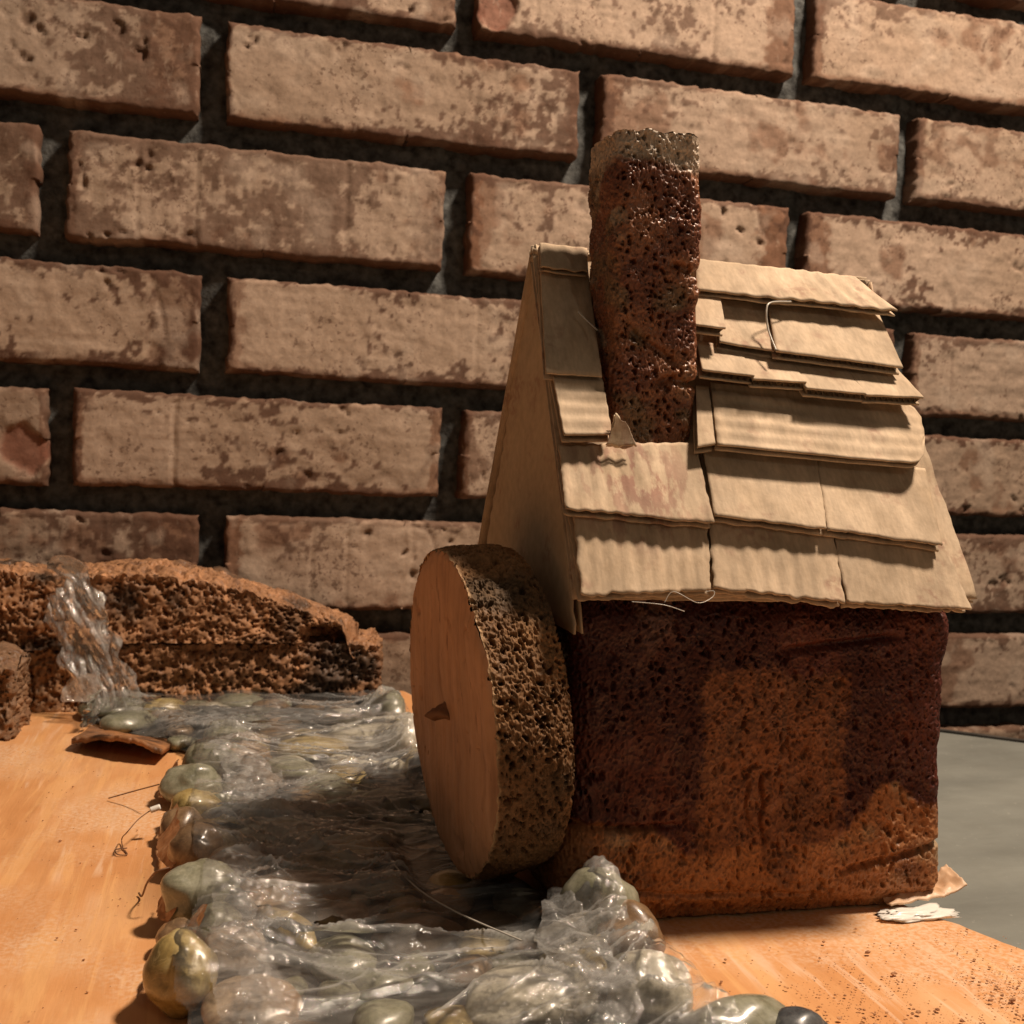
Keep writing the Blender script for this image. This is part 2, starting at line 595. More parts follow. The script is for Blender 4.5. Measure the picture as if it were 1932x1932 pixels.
def make_brick(x0, x1, z0, z1, seed):
    r = np.random.default_rng(seed)
    w, h = x1 - x0, z1 - z0
    nu, nv = max(12, int(w / .00125)), max(10, int(h / .00125))
    us = np.concatenate([[0, 0, 0], np.linspace(0, 1, nu), [1, 1, 1]])
    vs = np.concatenate([[0, 0, 0], np.linspace(0, 1, nv), [1, 1, 1]])
    bu = np.concatenate([[.06, .02, .006], np.zeros(nu), [.006, .02, .06]])
    bv = np.concatenate([[.06, .02, .006], np.zeros(nv), [.006, .02, .06]])
    U, Vv = np.meshgrid(us, vs, indexing='ij')
    back = np.maximum(*np.meshgrid(bu, bv, indexing='ij'))
    X = U * w
    Z = Vv * h
    S = np.stack([X + x0, np.full_like(X, seed * 1.7), Z + z0], -1)
    # ragged outline
    eX = .0015 * fbm(S * 70, seed, 3) + .0009 * fbm(S * 260, seed + 3, 2)
    eZ = .0012 * fbm(S * 60 + 9, seed + 1, 3) + .0009 * fbm(S * 280, seed + 4, 2)
    px = X + x0 + eX * (np.abs(U - .5) * 2) ** 6
    pz = Z + z0 + eZ * (np.abs(Vv - .5) * 2) ** 4
    du = np.minimum(X, w - X)
    dv = np.minimum(Z, h - Z)
    rad = .0032
    de = np.minimum(du, dv) + .0008 * fbm(S * 200, seed + 7, 2)
    fall = np.where(de < rad, rad - np.sqrt(np.clip(rad ** 2 - (rad - np.clip(de, 0, rad)) ** 2, 0, None)), 0) * .8
    cor = np.clip(1 - np.hypot(np.clip(.007 - du, 0, None), np.clip(.007 - dv, 0, None)) / .007, 0, 1)
    px += np.where(U < .5, 1, -1) * (1 - cor) * .0016
    pz += np.where(Vv < .5, 1, -1) * (1 - cor) * .0016
    lump = .0010 * fbm(S * 22, seed + 11, 3)
    stri = (r.uniform(0, .00022) * fbm(S * np.array([420, 1, 26]), seed + 12, 2) + .00018 * fbm(S * np.array([30, 1, 420]), seed + 13, 2)) + .0007 * fbm(S * 130, seed + 14, 4)
    wrp = np.stack([fbm(S * 240, seed + 15, 2), 0 * X, fbm(S * 240 + 7, seed + 16, 2)], -1)
    F1, F2, rn = worley(S * np.array([1, 0, 1]) * r.uniform(75, 150) + .5 + wrp * .45, seed + 20)
    dens = sstep(.05, .55, fbm(S * 26, seed + 21, 2) + r.uniform(-.15, .25))
    pits = sstep(.46, .05, F1 / (.25 + .95 * rn ** 2)) * (rn > .45) * (.12 + dens)
    crk = np.exp(-(np.abs(fbm(S * np.array([12, 1, 5]), seed + 25, 3)) / .012) ** 2) * sstep(.1, .3, fbm(S * 9, seed + 26, 2))
    # a vertical scored step now and then
    step = 0
    for k in range(r.integers(1, 4)):
        c = r.uniform(.1, .9) * w
        wob = .0006 * fbm(S * np.array([1, 1, 160]), seed + 30 + k, 2)
        step = step + .0006 * np.exp(-((X - c + wob) / .0011) ** 2)
    y = .616 + fall + lump * .8 - stri * 1.2 + pits * .0022 + crk * .0009 + step + back
    G = np.stack([px, y, pz], -1) - WB
    # colour: washed cream face, red brown ends and blotches, dark pits
    f1 = fbm(S * 30, seed + 40, 4)
    f2 = fbm(S * 95, seed + 41, 3)
    tone = r.uniform(-.13, .10)
    cream = np.array([.372, .272, .202]) * (1 + tone)
    red = np.array([.165, .080, .045]) * (1 + r.uniform(-.2, .2))
    dark = np.array([.10, .055, .036])
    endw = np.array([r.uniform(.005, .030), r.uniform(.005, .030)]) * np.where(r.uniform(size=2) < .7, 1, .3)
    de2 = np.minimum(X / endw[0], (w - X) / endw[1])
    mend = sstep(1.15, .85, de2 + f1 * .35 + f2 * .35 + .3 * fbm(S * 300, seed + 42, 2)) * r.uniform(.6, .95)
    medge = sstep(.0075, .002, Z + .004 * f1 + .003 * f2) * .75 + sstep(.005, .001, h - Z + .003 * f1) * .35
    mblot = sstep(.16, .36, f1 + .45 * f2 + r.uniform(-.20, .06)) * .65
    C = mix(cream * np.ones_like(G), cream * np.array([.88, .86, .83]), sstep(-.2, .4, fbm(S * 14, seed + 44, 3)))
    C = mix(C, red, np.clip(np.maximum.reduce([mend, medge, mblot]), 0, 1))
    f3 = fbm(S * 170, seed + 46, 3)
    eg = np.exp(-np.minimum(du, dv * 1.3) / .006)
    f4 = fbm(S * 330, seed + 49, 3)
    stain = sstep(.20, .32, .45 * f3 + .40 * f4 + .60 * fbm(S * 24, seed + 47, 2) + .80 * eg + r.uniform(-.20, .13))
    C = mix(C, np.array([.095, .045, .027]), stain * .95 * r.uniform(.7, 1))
    C = mix(C, np.array([.47, .37, .29]), sstep(.2, .5, fbm(S * 60, seed + 48, 3)) * .35)
    C = mix(C, dark, np.clip(pits * .75 + crk * .4, 0, .85))
    chip = r.uniform() < .10
    if chip:
        cx, cz = r.choice([.012, w - .012]), r.uniform(.004, .02)
        m = sstep(1, .7, np.hypot((X - cx) / .014, (Z - cz) / .016) + .4 * f2)
        C = mix(C, np.array([.20, .075, .046]), m * .8)
        G[..., 1] += m * .0022
    b = MB()
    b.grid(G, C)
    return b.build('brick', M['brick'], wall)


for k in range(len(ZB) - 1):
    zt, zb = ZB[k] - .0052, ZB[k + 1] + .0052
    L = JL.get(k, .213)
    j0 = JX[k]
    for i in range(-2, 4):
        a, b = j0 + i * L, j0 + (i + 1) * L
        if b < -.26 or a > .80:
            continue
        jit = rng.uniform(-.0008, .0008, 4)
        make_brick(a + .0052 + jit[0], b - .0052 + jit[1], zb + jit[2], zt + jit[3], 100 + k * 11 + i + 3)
xs = np.linspace(-.50, 1.1, 560)
zs = np.linspace(-.17, .575, 270)
X, Z = np.meshgrid(xs, zs, indexing='ij')
S = np.stack([X, X * 0, Z], -1)
mb = MB()
G = np.stack([X, .6288 + .0055 * fbm(S * 45, 3, 3) + .0012 * fbm(S * 200, 5, 3), Z], -1) - WB
mb.grid(G)
mb.build('mortar', M['mortar'], wall)

# ------------------------------------------------------------------ orange base board
BP = [(-.30, .10), (.295, .10), (.224, .256), (.218, .2695), (.155, .41), (.105, .596), (-.30, .596)]
mb = MB()
xs = np.linspace(-.30, .30, 240)
ys = np.linspace(.10, .596, 200)
BPn = np.array(BP)


def right_edge(y):
    yy = [.10, .256, .2695, .41, .596]
    xx = [.295, .224, .218, .155, .105]
    return np.interp(y, yy, xx)


T, Y = np.meshgrid(np.linspace(0, 1, 260), ys, indexing='ij')
X = -.30 + T * (right_edge(Y) + .0006 * fbm(np.stack([Y * 300, Y * 0, Y * 0], -1), 4, 2) + .30)
S = np.stack([X, Y, X * 0], -1)
Z = .0006 * fbm(S * 18, 8, 3) + .00025 * fbm(S * np.array([300, 45, 1]), 9, 2)
Z -= .0045 * sstep(.985, 1.0, T)
board = MB().sheet(np.stack([X, Y, Z], -1) - np.array([0, .3, -.0075]), (0, 0, 1), .0072).build('base_board', M['board'], None)
board.location = (0, .3, -.0075)
tag(board, 'orange painted base board under the model house and stream', 'board')

ys = np.linspace(.15, .565, 150)
T, Y = np.meshgrid(np.linspace(0, 1, 40), ys, indexing='ij')


def lbank(y):
    return np.interp(y, [.15, .25, .30, .36, .42, .47, .53, .56], [-.004, -.002, -.001, -.002, -.004, -.006, -.050, -.060])


def rbank(y):
    return np.interp(y, [.15, .24, .27, .29, .32, .36, .44, .54, .56], [.120, .108, .104, .096, .086, .086, .084, .088, .088])


lo_, hi_ = lbank(Y) - .003, rbank(Y) + .003
S = np.stack([T * 0, Y, T], -1)
X = lo_ + (hi_ - lo_) * T + .003 * fbm(S * 60, 21, 3)
M['bed'] = mat_plain('slate_blue_paint', (.035, .036, .036), (.10, .10, .095), .45, 60)
MB().sheet(np.stack([X, Y, np.full_like(X, .0016)], -1) - np.array([0, .3, -.0075]), (0, 0, 1), .0006).build('stream_bed', M['bed'], board)

# ------------------------------------------------------------------ model house
HB = np.array([.153, .335, 0.0])
house = empty('model_house', HB, 'handmade model house with brown sponge walls, cardboard shingle roof and chimney', 'model house')


def sponge_pits(P, cell, seed, rmin=.16, rmax=.62, keep=.3):
    Wp = np.stack([vnoise(P / cell * 1.4 + 5 * i, seed + 50 + i) for i in range(3)], -1)
    F1, F2, rn = worley(P / cell + .34 * Wp, seed)
    r = rmin + (rmax - rmin) * rn ** 2.2
    pit = sstep(1.0, .55, F1 / r) * (rn > keep)
    wallr = sstep(.0, .25, F2 - F1)
    return pit, rn, wallr


def perimeter(x0, x1, y0, y1, r, nf, ns, nb):
    """rounded rectangle ring, fine on the front and the sides; returns points and outward normals"""
    pts, nor = [], []

    def seg(a, b, n, nn):
        for t in np.linspace(0, 1, n, endpoint=False):
            pts.append(np.array(a) * (1 - t) + np.array(b) * t)
            nor.append(nn)

    def arc(c, a0, a1, n):
        for t in np.linspace(a0, a1, n, endpoint=False):
            d = (math.cos(t), math.sin(t))
            pts.append(np.array(c) + r * np.array(d))
            nor.append(d)
    h = math.pi / 2
    na = max(6, int(r * h / ((x1 - x0) / nf)))
    seg((x0 + r, y0), (x1 - r, y0), nf, (0, -1))
    arc((x1 - r, y0 + r), -h, 0, na)
    seg((x1, y0 + r), (x1, y1 - r), ns, (1, 0))
    arc((x1 - r, y1 - r), 0, h, na // 2 + 2)
    seg((x1 - r, y1), (x0 + r, y1), nb, (0, 1))
    arc((x0 + r, y1 - r), h, 2 * h, na // 2 + 2)
    seg((x0, y1 - r), (x0, y0 + r), ns, (-1, 0))
    arc((x0 + r, y0 + r), 2 * h, 3 * h, na)
    return np.array(pts), np.array(nor)


# sponge walls
pts, nor = perimeter(.0950, .2150, .2825, .386, .007, 430, 110, 30)
zs = np.linspace(0.0005, .0935, 320)
n, m = len(pts), len(zs)
Pb = np.zeros((n, m, 3))
Pb[..., 0] = pts[:, None, 0]
Pb[..., 1] = pts[:, None, 1]
Pb[..., 2] = zs[None]
Nn = np.zeros_like(Pb)
Nn[..., :2] = nor[:, None]
lump = .0016 * fbm(Pb * 55, 1, 3) + .0007 * fbm(Pb * 190, 2, 2)
botr = -.0035 * sstep(.008, 0, Pb[..., 2]) + .0016 * np.exp(-((Pb[..., 2] - .015) / .012) ** 2)
toprd = -.0030 * sstep(.086, .0935, Pb[..., 2])
wav = .004 * fbm(Pb * 26, 5, 2)
cre = np.exp(-((Pb[..., 2] - .0285 - wav) / .0011) ** 2) * sstep(.135, .120, Pb[..., 0]) * .0022
cre += np.exp(-((Pb[..., 2] - .0175 - wav * 1.3 - (Pb[..., 0] - .19) * .18) / .0010) ** 2) * sstep(.176, .184, Pb[..., 0]) * .0020
cre += np.exp(-((Pb[..., 2] - .0085 - wav) / .0008) ** 2) * sstep(.175, .16, Pb[..., 0]) * .0012
cre += np.exp(-((Pb[..., 2] - .0795 + wav - (Pb[..., 0] - .18) * .12) / .0012) ** 2) * sstep(.150, .165, Pb[..., 0]) * sstep(.202, .19, Pb[..., 0]) * .0022
# drawn-out pores: the paint has been dragged downward over the door and the foot
strz = np.where((Pb[..., 2] < .055), .62, .85)
Pq = Pb * np.stack([np.ones((n, m)), np.ones((n, m)), strz], -1)
pit, rn, wr = sponge_pits(Pq, .0019, 11, .12, .62, .15)
pit2, rn2, wr2 = sponge_pits(Pq, .00105, 31, .2, .6, .3)
pit3, _, _ = sponge_pits(Pq, .0050, 33, .10, .34, .45)
dens = .55 + .45 * sstep(-.5, .2, fbm(Pb * 60, 41, 2))
disp = lump + botr + toprd - cre - pit * .0014 * dens - pit2 * .0005 - pit3 * .0013 - .0005 * (1 - wr) * 0 + .00035 * (1 - wr)
slit = np.exp(-((Pb[..., 0] - .1535 - .0006 * np.sin(Pb[..., 2] * 600)) / .0007) ** 2) * sstep(.020, .024, Pb[..., 2]) * sstep(.046, .040, Pb[..., 2]) * (Pb[..., 1] < .29)
slit2 = np.exp(-((Pb[..., 0] - .1485 - .0005 * np.sin(Pb[..., 2] * 500)) / .0006) ** 2) * sstep(.024, .028, Pb[..., 2]) * sstep(.043, .038, Pb[..., 2]) * (Pb[..., 1] < .29)
disp -= slit * .0022 + slit2 * .0013
Pd = Pb + Nn * disp[..., None]
nz1, nz2 = fbm(Pb * 60, 51, 3), fbm(Pb * 300, 52, 3)
red = np.array([.060, .0135, .009])
redb = np.array([.108, .027, .015])
door_c = np.array([.235, .092, .038])
foot_c = np.array([.33, .142, .054])
C = mix(red * np.ones_like(Pb), redb, sstep(-.3, .5, nz1))
C = mix(C, np.array([.34, .20, .15]), sstep(.28, .5, fbm(Pb * 42, 55, 3)) * sstep(.150, .10, Pb[..., 0]) * .45)
front = Pb[..., 1] < .29
nz3 = fbm(Pb * 700, 53, 2)
xw = Pb[..., 0] + .0020 * nz1 + .0020 * nz2 + .0022 * nz3
zw = Pb[..., 2] + .0020 * nz1 + .0020 * nz2 + .0022 * nz3
door = sstep(.1310, .1350, xw) * sstep(.1800, .1760, xw) * sstep(.0740, .0700, zw) * front
vst = fbm(Pb * np.array([560, 1, 55]), 58, 2) + .25 * nz3
dcol = mix(door_c * np.ones_like(Pb), door_c * .62, sstep(.0, .5, nz1))
dcol = mix(dcol, np.array([.12, .055, .028]), sstep(.22, .46, vst) * .65)
C = mix(C, dcol, door * .88)
ztop = np.interp(Pb[..., 0], [.09, .12, .13, .178, .184, .192, .198, .205, .22], [.029, .029, .020, .022, .028, .036, .038, .031, .028])
foot = sstep(.0015, -.0015, Pb[..., 2] - ztop + .0022 * nz1 + .002 * nz2)
C = mix(C, mix(foot_c * np.ones_like(Pb), np.array([.46, .36, .23]), sstep(.08, .38, fbm(Pb * 55, 57, 3)) * .75), foot * .9)
C = mix(C, np.array([.10, .035, .018]), foot * sstep(.2, .5, fbm(Pb * 70, 59, 3)) * .6)
mb = MB()
mb.grid((Pd - HB)[:, :, :], C, closed=True)
cp = Pd[:, -1] - HB
mb2c = np.concatenate([cp, [[0, 0, .0935]]])
F = [(i, (i + 1) % n, n, n) for i in range(n)]
mb.add(mb2c, F, np.tile(red, (n + 1, 1)))
mb.build('sponge_wall', M['wall_sponge'], house)

# gable card, roof panels
XL = .0925


def card_slab(corners, N, name, mat, parent, th=.0030, nu=40, nv=30, rib=(0, 0), seed=0, rag=0, rag_sides=(0, 0, 0, 1), shape=None, warp=.0004, off=None):
    """corrugated card: two liners and the wavy flute between them. corners TL,TR,BR,BL"""
    TL, TR, BR, BL = [np.asarray(c, float) for c in corners]
    N = np.asarray(N, float)
    b = MB()
    for layer, dz, t in ((0, 0, .0006), (2, -(th - .0007), .0006)):
        uu, vv = np.meshgrid(np.linspace(0, 1, nu), np.linspace(0, 1, nv), indexing='ij')
        if shape is not None:
            uu, vv = shape(uu, vv)
        P = (TL * (1 - uu)[..., None] + TR * uu[..., None]) * (1 - vv)[..., None] + (BL * (1 - uu)[..., None] + BR * uu[..., None]) * vv[..., None]
        S = P * 1.0
        eu, ev = (TR - TL), (BL - TL)
        lu, lv = np.linalg.norm(eu), np.linalg.norm(ev)
        if rag:
            e = rag * (fbm(S * 260, seed + layer, 3) + .5 * fbm(S * 900, seed + layer + 5, 2))
            P = P + (ev / lv) * (e * sstep(.86, 1, vv) * rag_sides[3] - e * sstep(.14, 0, vv) * rag_sides[2])[..., None]
            P = P + (eu / lu) * (e * sstep(.92, 1, uu) * rag_sides[1] - e * sstep(.08, 0, uu) * rag_sides[0])[..., None]
        d = warp * fbm(S * 45, seed + 60, 2) + warp * .35 * fbm(S * 180, seed + 61, 2)
        if layer == 0:
            if rib[0]:
                d = d + .00042 * np.sin(uu * lu / rib[0] * 2 * np.pi + 1.2 * vnoise(S * 90, seed)) * (.5 + .5 * vnoise(S * 60, seed + 2))
            if rib[1]:
                d = d + .00042 * np.sin(vv * lv / rib[1] * 2 * np.pi + 1.2 * vnoise(S * 90, seed)) * (.5 + .5 * vnoise(S * 60, seed + 2))
        P = P + N * (dz + d)[..., None]
        b.sheet(P - HB, N, t)
    # flute between the liners
    uu, vv = np.meshgrid(np.linspace(.02, .98, max(8, int(np.linalg.norm(TR - TL) / .0009))), np.linspace(.03, .97, 8), indexing='ij')
    if shape is not None:
        uu, vv = shape(uu, vv)
    P = (TL * (1 - uu)[..., None] + TR * uu[..., None]) * (1 - vv)[..., None] + (BL * (1 - uu)[..., None] + BR * uu[..., None]) * vv[..., None]
    wv = np.where(np.arange(uu.shape[0]) % 2 == 0, -.0008, -(th - .0008))[:, None] * np.ones_like(vv)
    P = P + N * wv[..., None]
    b.grid(P - HB)
    return b.build(name, mat, parent, smooth=True)


apex = np.array([XL, .3345, .1985])
gf = np.array([XL, .2790, .0840])
gb = np.array([XL, .3920, .0840])
card_slab((apex, apex + (0, .0008, 0), gb, gf), (-1, 0, 0), 'gable', M['gable'], house, .0028, 50, 40, (0, .006), 7, .0003, (1, 1, 0, 1))
XR = .2165
e0 = EAVE + RN * -.0002 + RT * .0025
card_slab(((XL - .0014, *RIDGE[1:]), (XR - .006, *RIDGE[1:]), (XR, *e0[1:]), (XL - .0014, *e0[1:])), RN, 'roof_panel', M['card'], house, .0032, 60, 50, (.006, 0), 17, .0006, (0, 1, 0, 1))
RN2 = np.array([0, RN[1] * -1, RN[2]])
card_slab(((XR - .006, *RIDGE[1:]), (XL - .0014, *RIDGE[1:]), (XL - .0014, .396, .093), (XR, .396, .093)), RN2, 'roof_panel', M['card'], house, .0032, 60, 50, (.006, 0), 19, .0006)
card_slab((apex + (.120, 0, -.002), apex + (.120, .0008, -.002), gb + (.119, -.006, .0095), gf + (.119, .006, .0095)), (1, 0, 0), 'gable', M['gable'], house, .0028, 30, 24, (0, .006), 9, .0003)


def round_right(uu, vv):
    k = np.clip((uu - .90) / .10, 0, 1)
    lim = np.sqrt(np.clip(1 - k ** 2, 0, 1))
    return uu, .5 + (vv - .5) * np.where(vv > .5, .10 + .90 * lim, .55 + .45 * lim)


SH = [
    # name, quad in close-up coordinates, offset at the top and the bottom edge, ribs, torn
    ([(372, 1480), (888, 1510), (904, 1792), (408, 1812)], .0034, .0046, (.0045, 0), .0011),
    ([(895, 1510), (1365, 1560), (1414, 1842), (914, 1784)], .0034, .0046, (.005, 0), .0011),
    ([(1368, 1560), (1788, 1610), (1892, 1862), (1418, 1842)], .0034, .0044, (0, 0), .0011),
    ([(322, 1240), (842, 1232), (914, 1534), (348, 1484)], .0038, .0080, (.0045, 0), .0008),
    ([(868, 1240), (1300, 1285), (1343, 1560), (916, 1510)], .0036, .0080, (0, 0), .0006),
    ([(1303, 1285), (1716, 1330), (1786, 1622), (1347, 1562)], .0036, .0078, (0, 0), .0006),
    ([(292, 940), (480, 948), (527, 1202), (343, 1204)], .0050, .0095, (0, .005), .0002),
    ([(250, 545), (432, 565), (487, 980), (274, 966)], .0036, .0080, (.006, 0), .0003),
    ([(843, 1010), (893, 1016), (919, 1236), (853, 1246)], .0040, .0090, (0, 0), .0002),
    ([(900, 1000), (1690, 1085), (1738, 1318), (928, 1240)], .0040, .0100, (0, .0052), .0002),
    ([(846, 845), (1004, 868), (1068, 978), (868, 956)], .0070, .0128, (0, 0), .0002),
    ([(1000, 866), (1186, 905), (1266, 1003), (1062, 990)], .0068, .0126, (0, 0), .0002),
    ([(1180, 900), (1404, 935), (1492, 1045), (1266, 1026)], .0070, .0128, (0, 0), .0002),
    ([(1400, 930), (1612, 955), (1710, 1060), (1492, 1050)], .0070, .0126, (0, 0), .0002),
    ([(843, 670), (938, 682), (958, 794), (843, 782)], .0110, .0160, (0, 0), .0002),
    ([(938, 680), (1106, 700), (1146, 882), (934, 848)], .0060, .0112, (0, 0), .0002),
    ([(1112, 690), (1535, 735), (1632, 946), (1150, 884)], .0060, .0134, (0, 0), .0002),
]
for k, (qd, o0, o1, rib, rag) in enumerate(SH):
    tl, tr, br, bl = qd
    c = (zc(*tl, o0), zc(*tr, o0), zc(*br, o1), zc(*bl, o1))
    N = np.cross(c[3] - c[0], c[1] - c[0])
    N /= np.linalg.norm(N)
    if N @ RN < 0:
        N = -N
    card_slab(c, N, 'shingle', M['card'], house, .0034 if k != 9 else .0026, 40, 26, rib, 200 + 7 * k, rag, (.6, .6, 0, 1), round_right if k == 9 else None, .00045)


# torn paper tab at the chimney foot
q4 = (zc(540, 1120, .013), zc(578, 1150, .012), zc(618, 1240, .0088), zc(505, 1236, .0088))
card_slab(q4, RN, 'torn_tab', M['card_liner'], house, .0018, 30, 24, (0, 0), 431, .0012, (1, 1, 1, 1), None, .0012)


c = (zc(846, 534, .0075), zc(1452, 600, .0075), zc(1612, 728, .0130), zc(846, 648, .0130))
N = np.cross(c[3] - c[0], c[1] - c[0]); N /= np.linalg.norm(N); N = N if N @ RN > 0 else -N
card_slab(c, N, 'ridge_cap', M['card'], house, .0026, 50, 16, (.006, 0), 401, .0006, (0, 0, 0, 1), None, .0004)
c2 = (c[1] + (0, .026, -.028), c[0] + (0, .026, -.028), c[0] + (0, .001, -.0006), c[1] + (0, .001, -.0006))
card_slab(c2, RN2, 'ridge_cap', M['card'], house, .0026, 30, 10, (.006, 0), 409)
c = (zc(250, 474, .0045), zc(432, 490, .0045), zc(434, 582, .0085), zc(254, 563, .0085))
card_slab(c, RN, 'ridge_cap', M['card'], house, .0026, 30, 14, (.006, 0), 403, .0005)
c2 = (c[1] + (0, .026, -.028), c[0] + (0, .026, -.028), c[0] + (0, .001, -.0006), c[1] + (0, .001, -.0006))
card_slab(c2, RN2, 'ridge_cap', M['card'], house, .0026, 30, 10, (.006, 0), 411)

# chimney: a leaning block of foam cut to the roof slope
pts, nor = perimeter(-.0133, .0133, -.0135, .0135, .0045, 130, 120, 90)
zs = np.linspace(0, 1, 300)
n, m = len(pts), len(zs)
zz = .118 + zs * (.2262 - .118)
cx = np.interp(zz, [.118, .15, .20, .2262], [.1215, .1212, .1195, .1185])
sc = np.interp(zz, [.118, .150, .19, .212, .2225], [.90, .94, 1.0, 1.0, .97])
Pc = np.zeros((n, m, 3))
Pc[..., 0] = pts[:, None, 0] * sc + cx
Pc[..., 1] = pts[:, None, 1] * sc + .3115
Pc[..., 2] = zz[None] + 0 * pts[:, None, 0]
Pc[..., 2] += sstep(.9, 1, zs)[None] * (.0018 * fbm(Pc * 200, 71, 3))
Nn = np.zeros_like(Pc)
Nn[..., :2] = nor[:, None]
pit, rn, wr = sponge_pits(Pc, .0017, 73, .14, .62, .12)
pit2, _, _ = sponge_pits(Pc, .0011, 93, .2, .6, .3)
d = .0017 * fbm(Pc * 70, 75, 3) + .0008 * fbm(Pc * 260, 76, 2) - pit * .0019 - pit2 * .0005 + .0004 * (1 - wr)
crk = np.exp(-((Pc[..., 2] - .1875 - .003 * fbm(Pc * 90, 77, 2)) / .0012) ** 2) * sstep(.121, .126, Pc[..., 0])
crk += np.exp(-((Pc[..., 2] - .1555 - .003 * fbm(Pc * 90, 78, 2)) / .0013) ** 2) * sstep(.118, .124, Pc[..., 0])
crk += .8 * np.exp(-((Pc[..., 2] - .166 + (Pc[..., 0] - .118) * .7 - .003 * fbm(Pc * 90, 79, 2)) / .0015) ** 2) * sstep(.108, .113, Pc[..., 0]) * sstep(.130, .124, Pc[..., 0])
d -= crk * .0026
nz1, nz2 = fbm(Pc * 70, 81, 3), fbm(Pc * 280, 82, 3)
Pd = Pc + Nn * d[..., None]
C = mix(np.array([.19, .066, .034]) * np.ones_like(Pc), np.array([.31, .132, .064]), sstep(-.3, .4, nz1))
C = mix(C, np.array([.20, .14, .075]), sstep(.1, .4, fbm(Pc * 95, 83, 3)) * .7)
topm = sstep(.2150, .2205, Pc[..., 2] + .003 * nz1 + .0025 * nz2)
C = mix(C, np.array([.64, .52, .40]), topm * .85)
C = mix(C, np.array([.46, .37, .27]), sstep(.25, .45, fbm(Pc * 120, 84, 2)) * sstep(.112, .106, Pc[..., 0]) * .7)
mb = MB().grid(Pd - HB, C, closed=True)
ring = Pd[:, -1] - HB
# porous top, ring by ring towards the middle
rings = []
ctr = ring.mean(0)
for t in np.linspace(0, .97, 34):
    R = ring * (1 - t) + ctr * t
    pt, _, _ = sponge_pits(R + HB, .0022, 97, .25, .7, .1)
    R = R + np.array([0, 0, 1]) * (-.0018 * pt + .0008 * fbm(R * 200, 98, 2) - .001 * t)[:, None]
    rings.append(R)
Gt = np.stack(rings, 1)
mb.grid(Gt, np.tile(np.array([.60, .52, .43]), (Gt.shape[0] * Gt.shape[1], 1)), closed=True)
mb.build('chimney', M['chimney'], house)


def curve(ctrl, n=40):
    c = np.asarray(ctrl, float)
    t = np.linspace(0, len(c) - 1, n)
    out = []
    for s in t:
        i = min(int(s), len(c) - 2)
        f = s - i
        p0, p1, p2, p3 = c[max(i - 1, 0)], c[i], c[i + 1], c[min(i + 2, len(c) - 1)]
        out.append(.5 * ((2 * p1) + (p2 - p0) * f + (2 * p0 - 5 * p1 + 4 * p2 - p3) * f ** 2 + (3 * p1 - p0 - 3 * p2 + p3) * f ** 3))
    return np.array(out)


# strings of dried glue on the roof
MB().tube(curve([zc(1205, 697, .0125), zc(1130, 700, .0150), zc(1112, 730, .0150), zc(1118, 800, .0135), zc(1148, 880, .0145)]) - HB, .0003).build('glue_string', M['string'], house)
MB().tube(curve([zc(395, 735, .0085), zc(430, 770, .0090), zc(470, 806, .0120)]) - HB, .00025).build('glue_string', M['string'], house)
MB().tube(curve([zc(725, 1840, .0060), zc(760, 1800, .0070), zc(850, 1842, .0075), zc(905, 1822, .0070), zc(912, 1798, .0070), zc(880, 1800, .0065)]) - HB, .00011).build('glue_string', M['string'], house)
MB().tube(curve([zc(600, 1838, .005), zc(720, 1850, .006), zc(800, 1875, .006)]) - HB, .00011).build('glue_string', M['string'], house)

# ------------------------------------------------------------------ water wheel
WC = np.array([.0662, .3156, .0552])
R0 = .0478
yw, tl = .068, -.0839
wn = np.array([-math.cos(yw) * math.cos(tl), -math.sin(yw) * math.cos(tl), math.sin(tl)])
e1 = np.cross(wn, (0, 0, 1)); e1 /= np.linalg.norm(e1)
e2 = np.cross(e1, wn)
e2 = e2 if e2[2] > 0 else -e2
WBASE = np.array([WC[0], WC[1], WC[2] - R0])
wheel = empty('water_wheel', WBASE, 'thick round water wheel of porous foam with a smooth face and centre peg', 'water wheel')
na, nw = 900, 150
th = np.linspace(0, 2 * np.pi, na, endpoint=False)
ww = np.linspace(0, 1, nw)
TH, W = np.meshgrid(th, ww, indexing='ij')
thick = .0215
Rout = R0 * (1 + .012 * np.sin(2 * TH + .5) + .012 * fbm(np.stack([np.cos(TH), np.sin(TH), 0 * TH], -1) * 2.2, 5, 3))
prof = 1 + .012 * np.sin(W * np.pi) - .02 * sstep(.8, 1, W)
dirs = e1 * np.cos(TH)[..., None] + e2 * np.sin(TH)[..., None]
Pw = WC + dirs * (Rout * prof)[..., None] - wn * (W * thick)[..., None]
pit, rn, wr = sponge_pits(Pw, .0019, 131, .18, .68, .12)
pit2, _, _ = sponge_pits(Pw, .0012, 141, .2, .6, .3)
edge = sstep(0, .06, W)
d = (-pit * .0030 - pit2 * .0007 + .0005 * (1 - wr)) * (.25 + .75 * edge) + .0010 * fbm(Pw * 120, 133, 3)
big = sstep(.25, .5, fbm(Pw * 70, 137, 2))
d -= big * .0018 * edge
Pd = Pw + dirs * d[..., None] + wn * (.0007 * fbm(Pw * 400, 139, 2) * sstep(.05, 0, W))[..., None]
C = mix(np.array([.19, .10, .045]) * np.ones_like(Pw), np.array([.32, .172, .078]), sstep(-.3, .4, fbm(Pw * 60, 135, 3)))
C = mix(C, np.array([.075, .055, .035]), sstep(.1, .45, fbm(Pw * 45, 136, 2)) * .75)
C = mix(C, np.array([.55, .36, .20]), sstep(.04, .0, W + .03 * fbm(Pw * 200, 138, 2)) * .8)
mb = MB().grid(Pd - WBASE, C, closed=True)
back = Pd[:, -1]
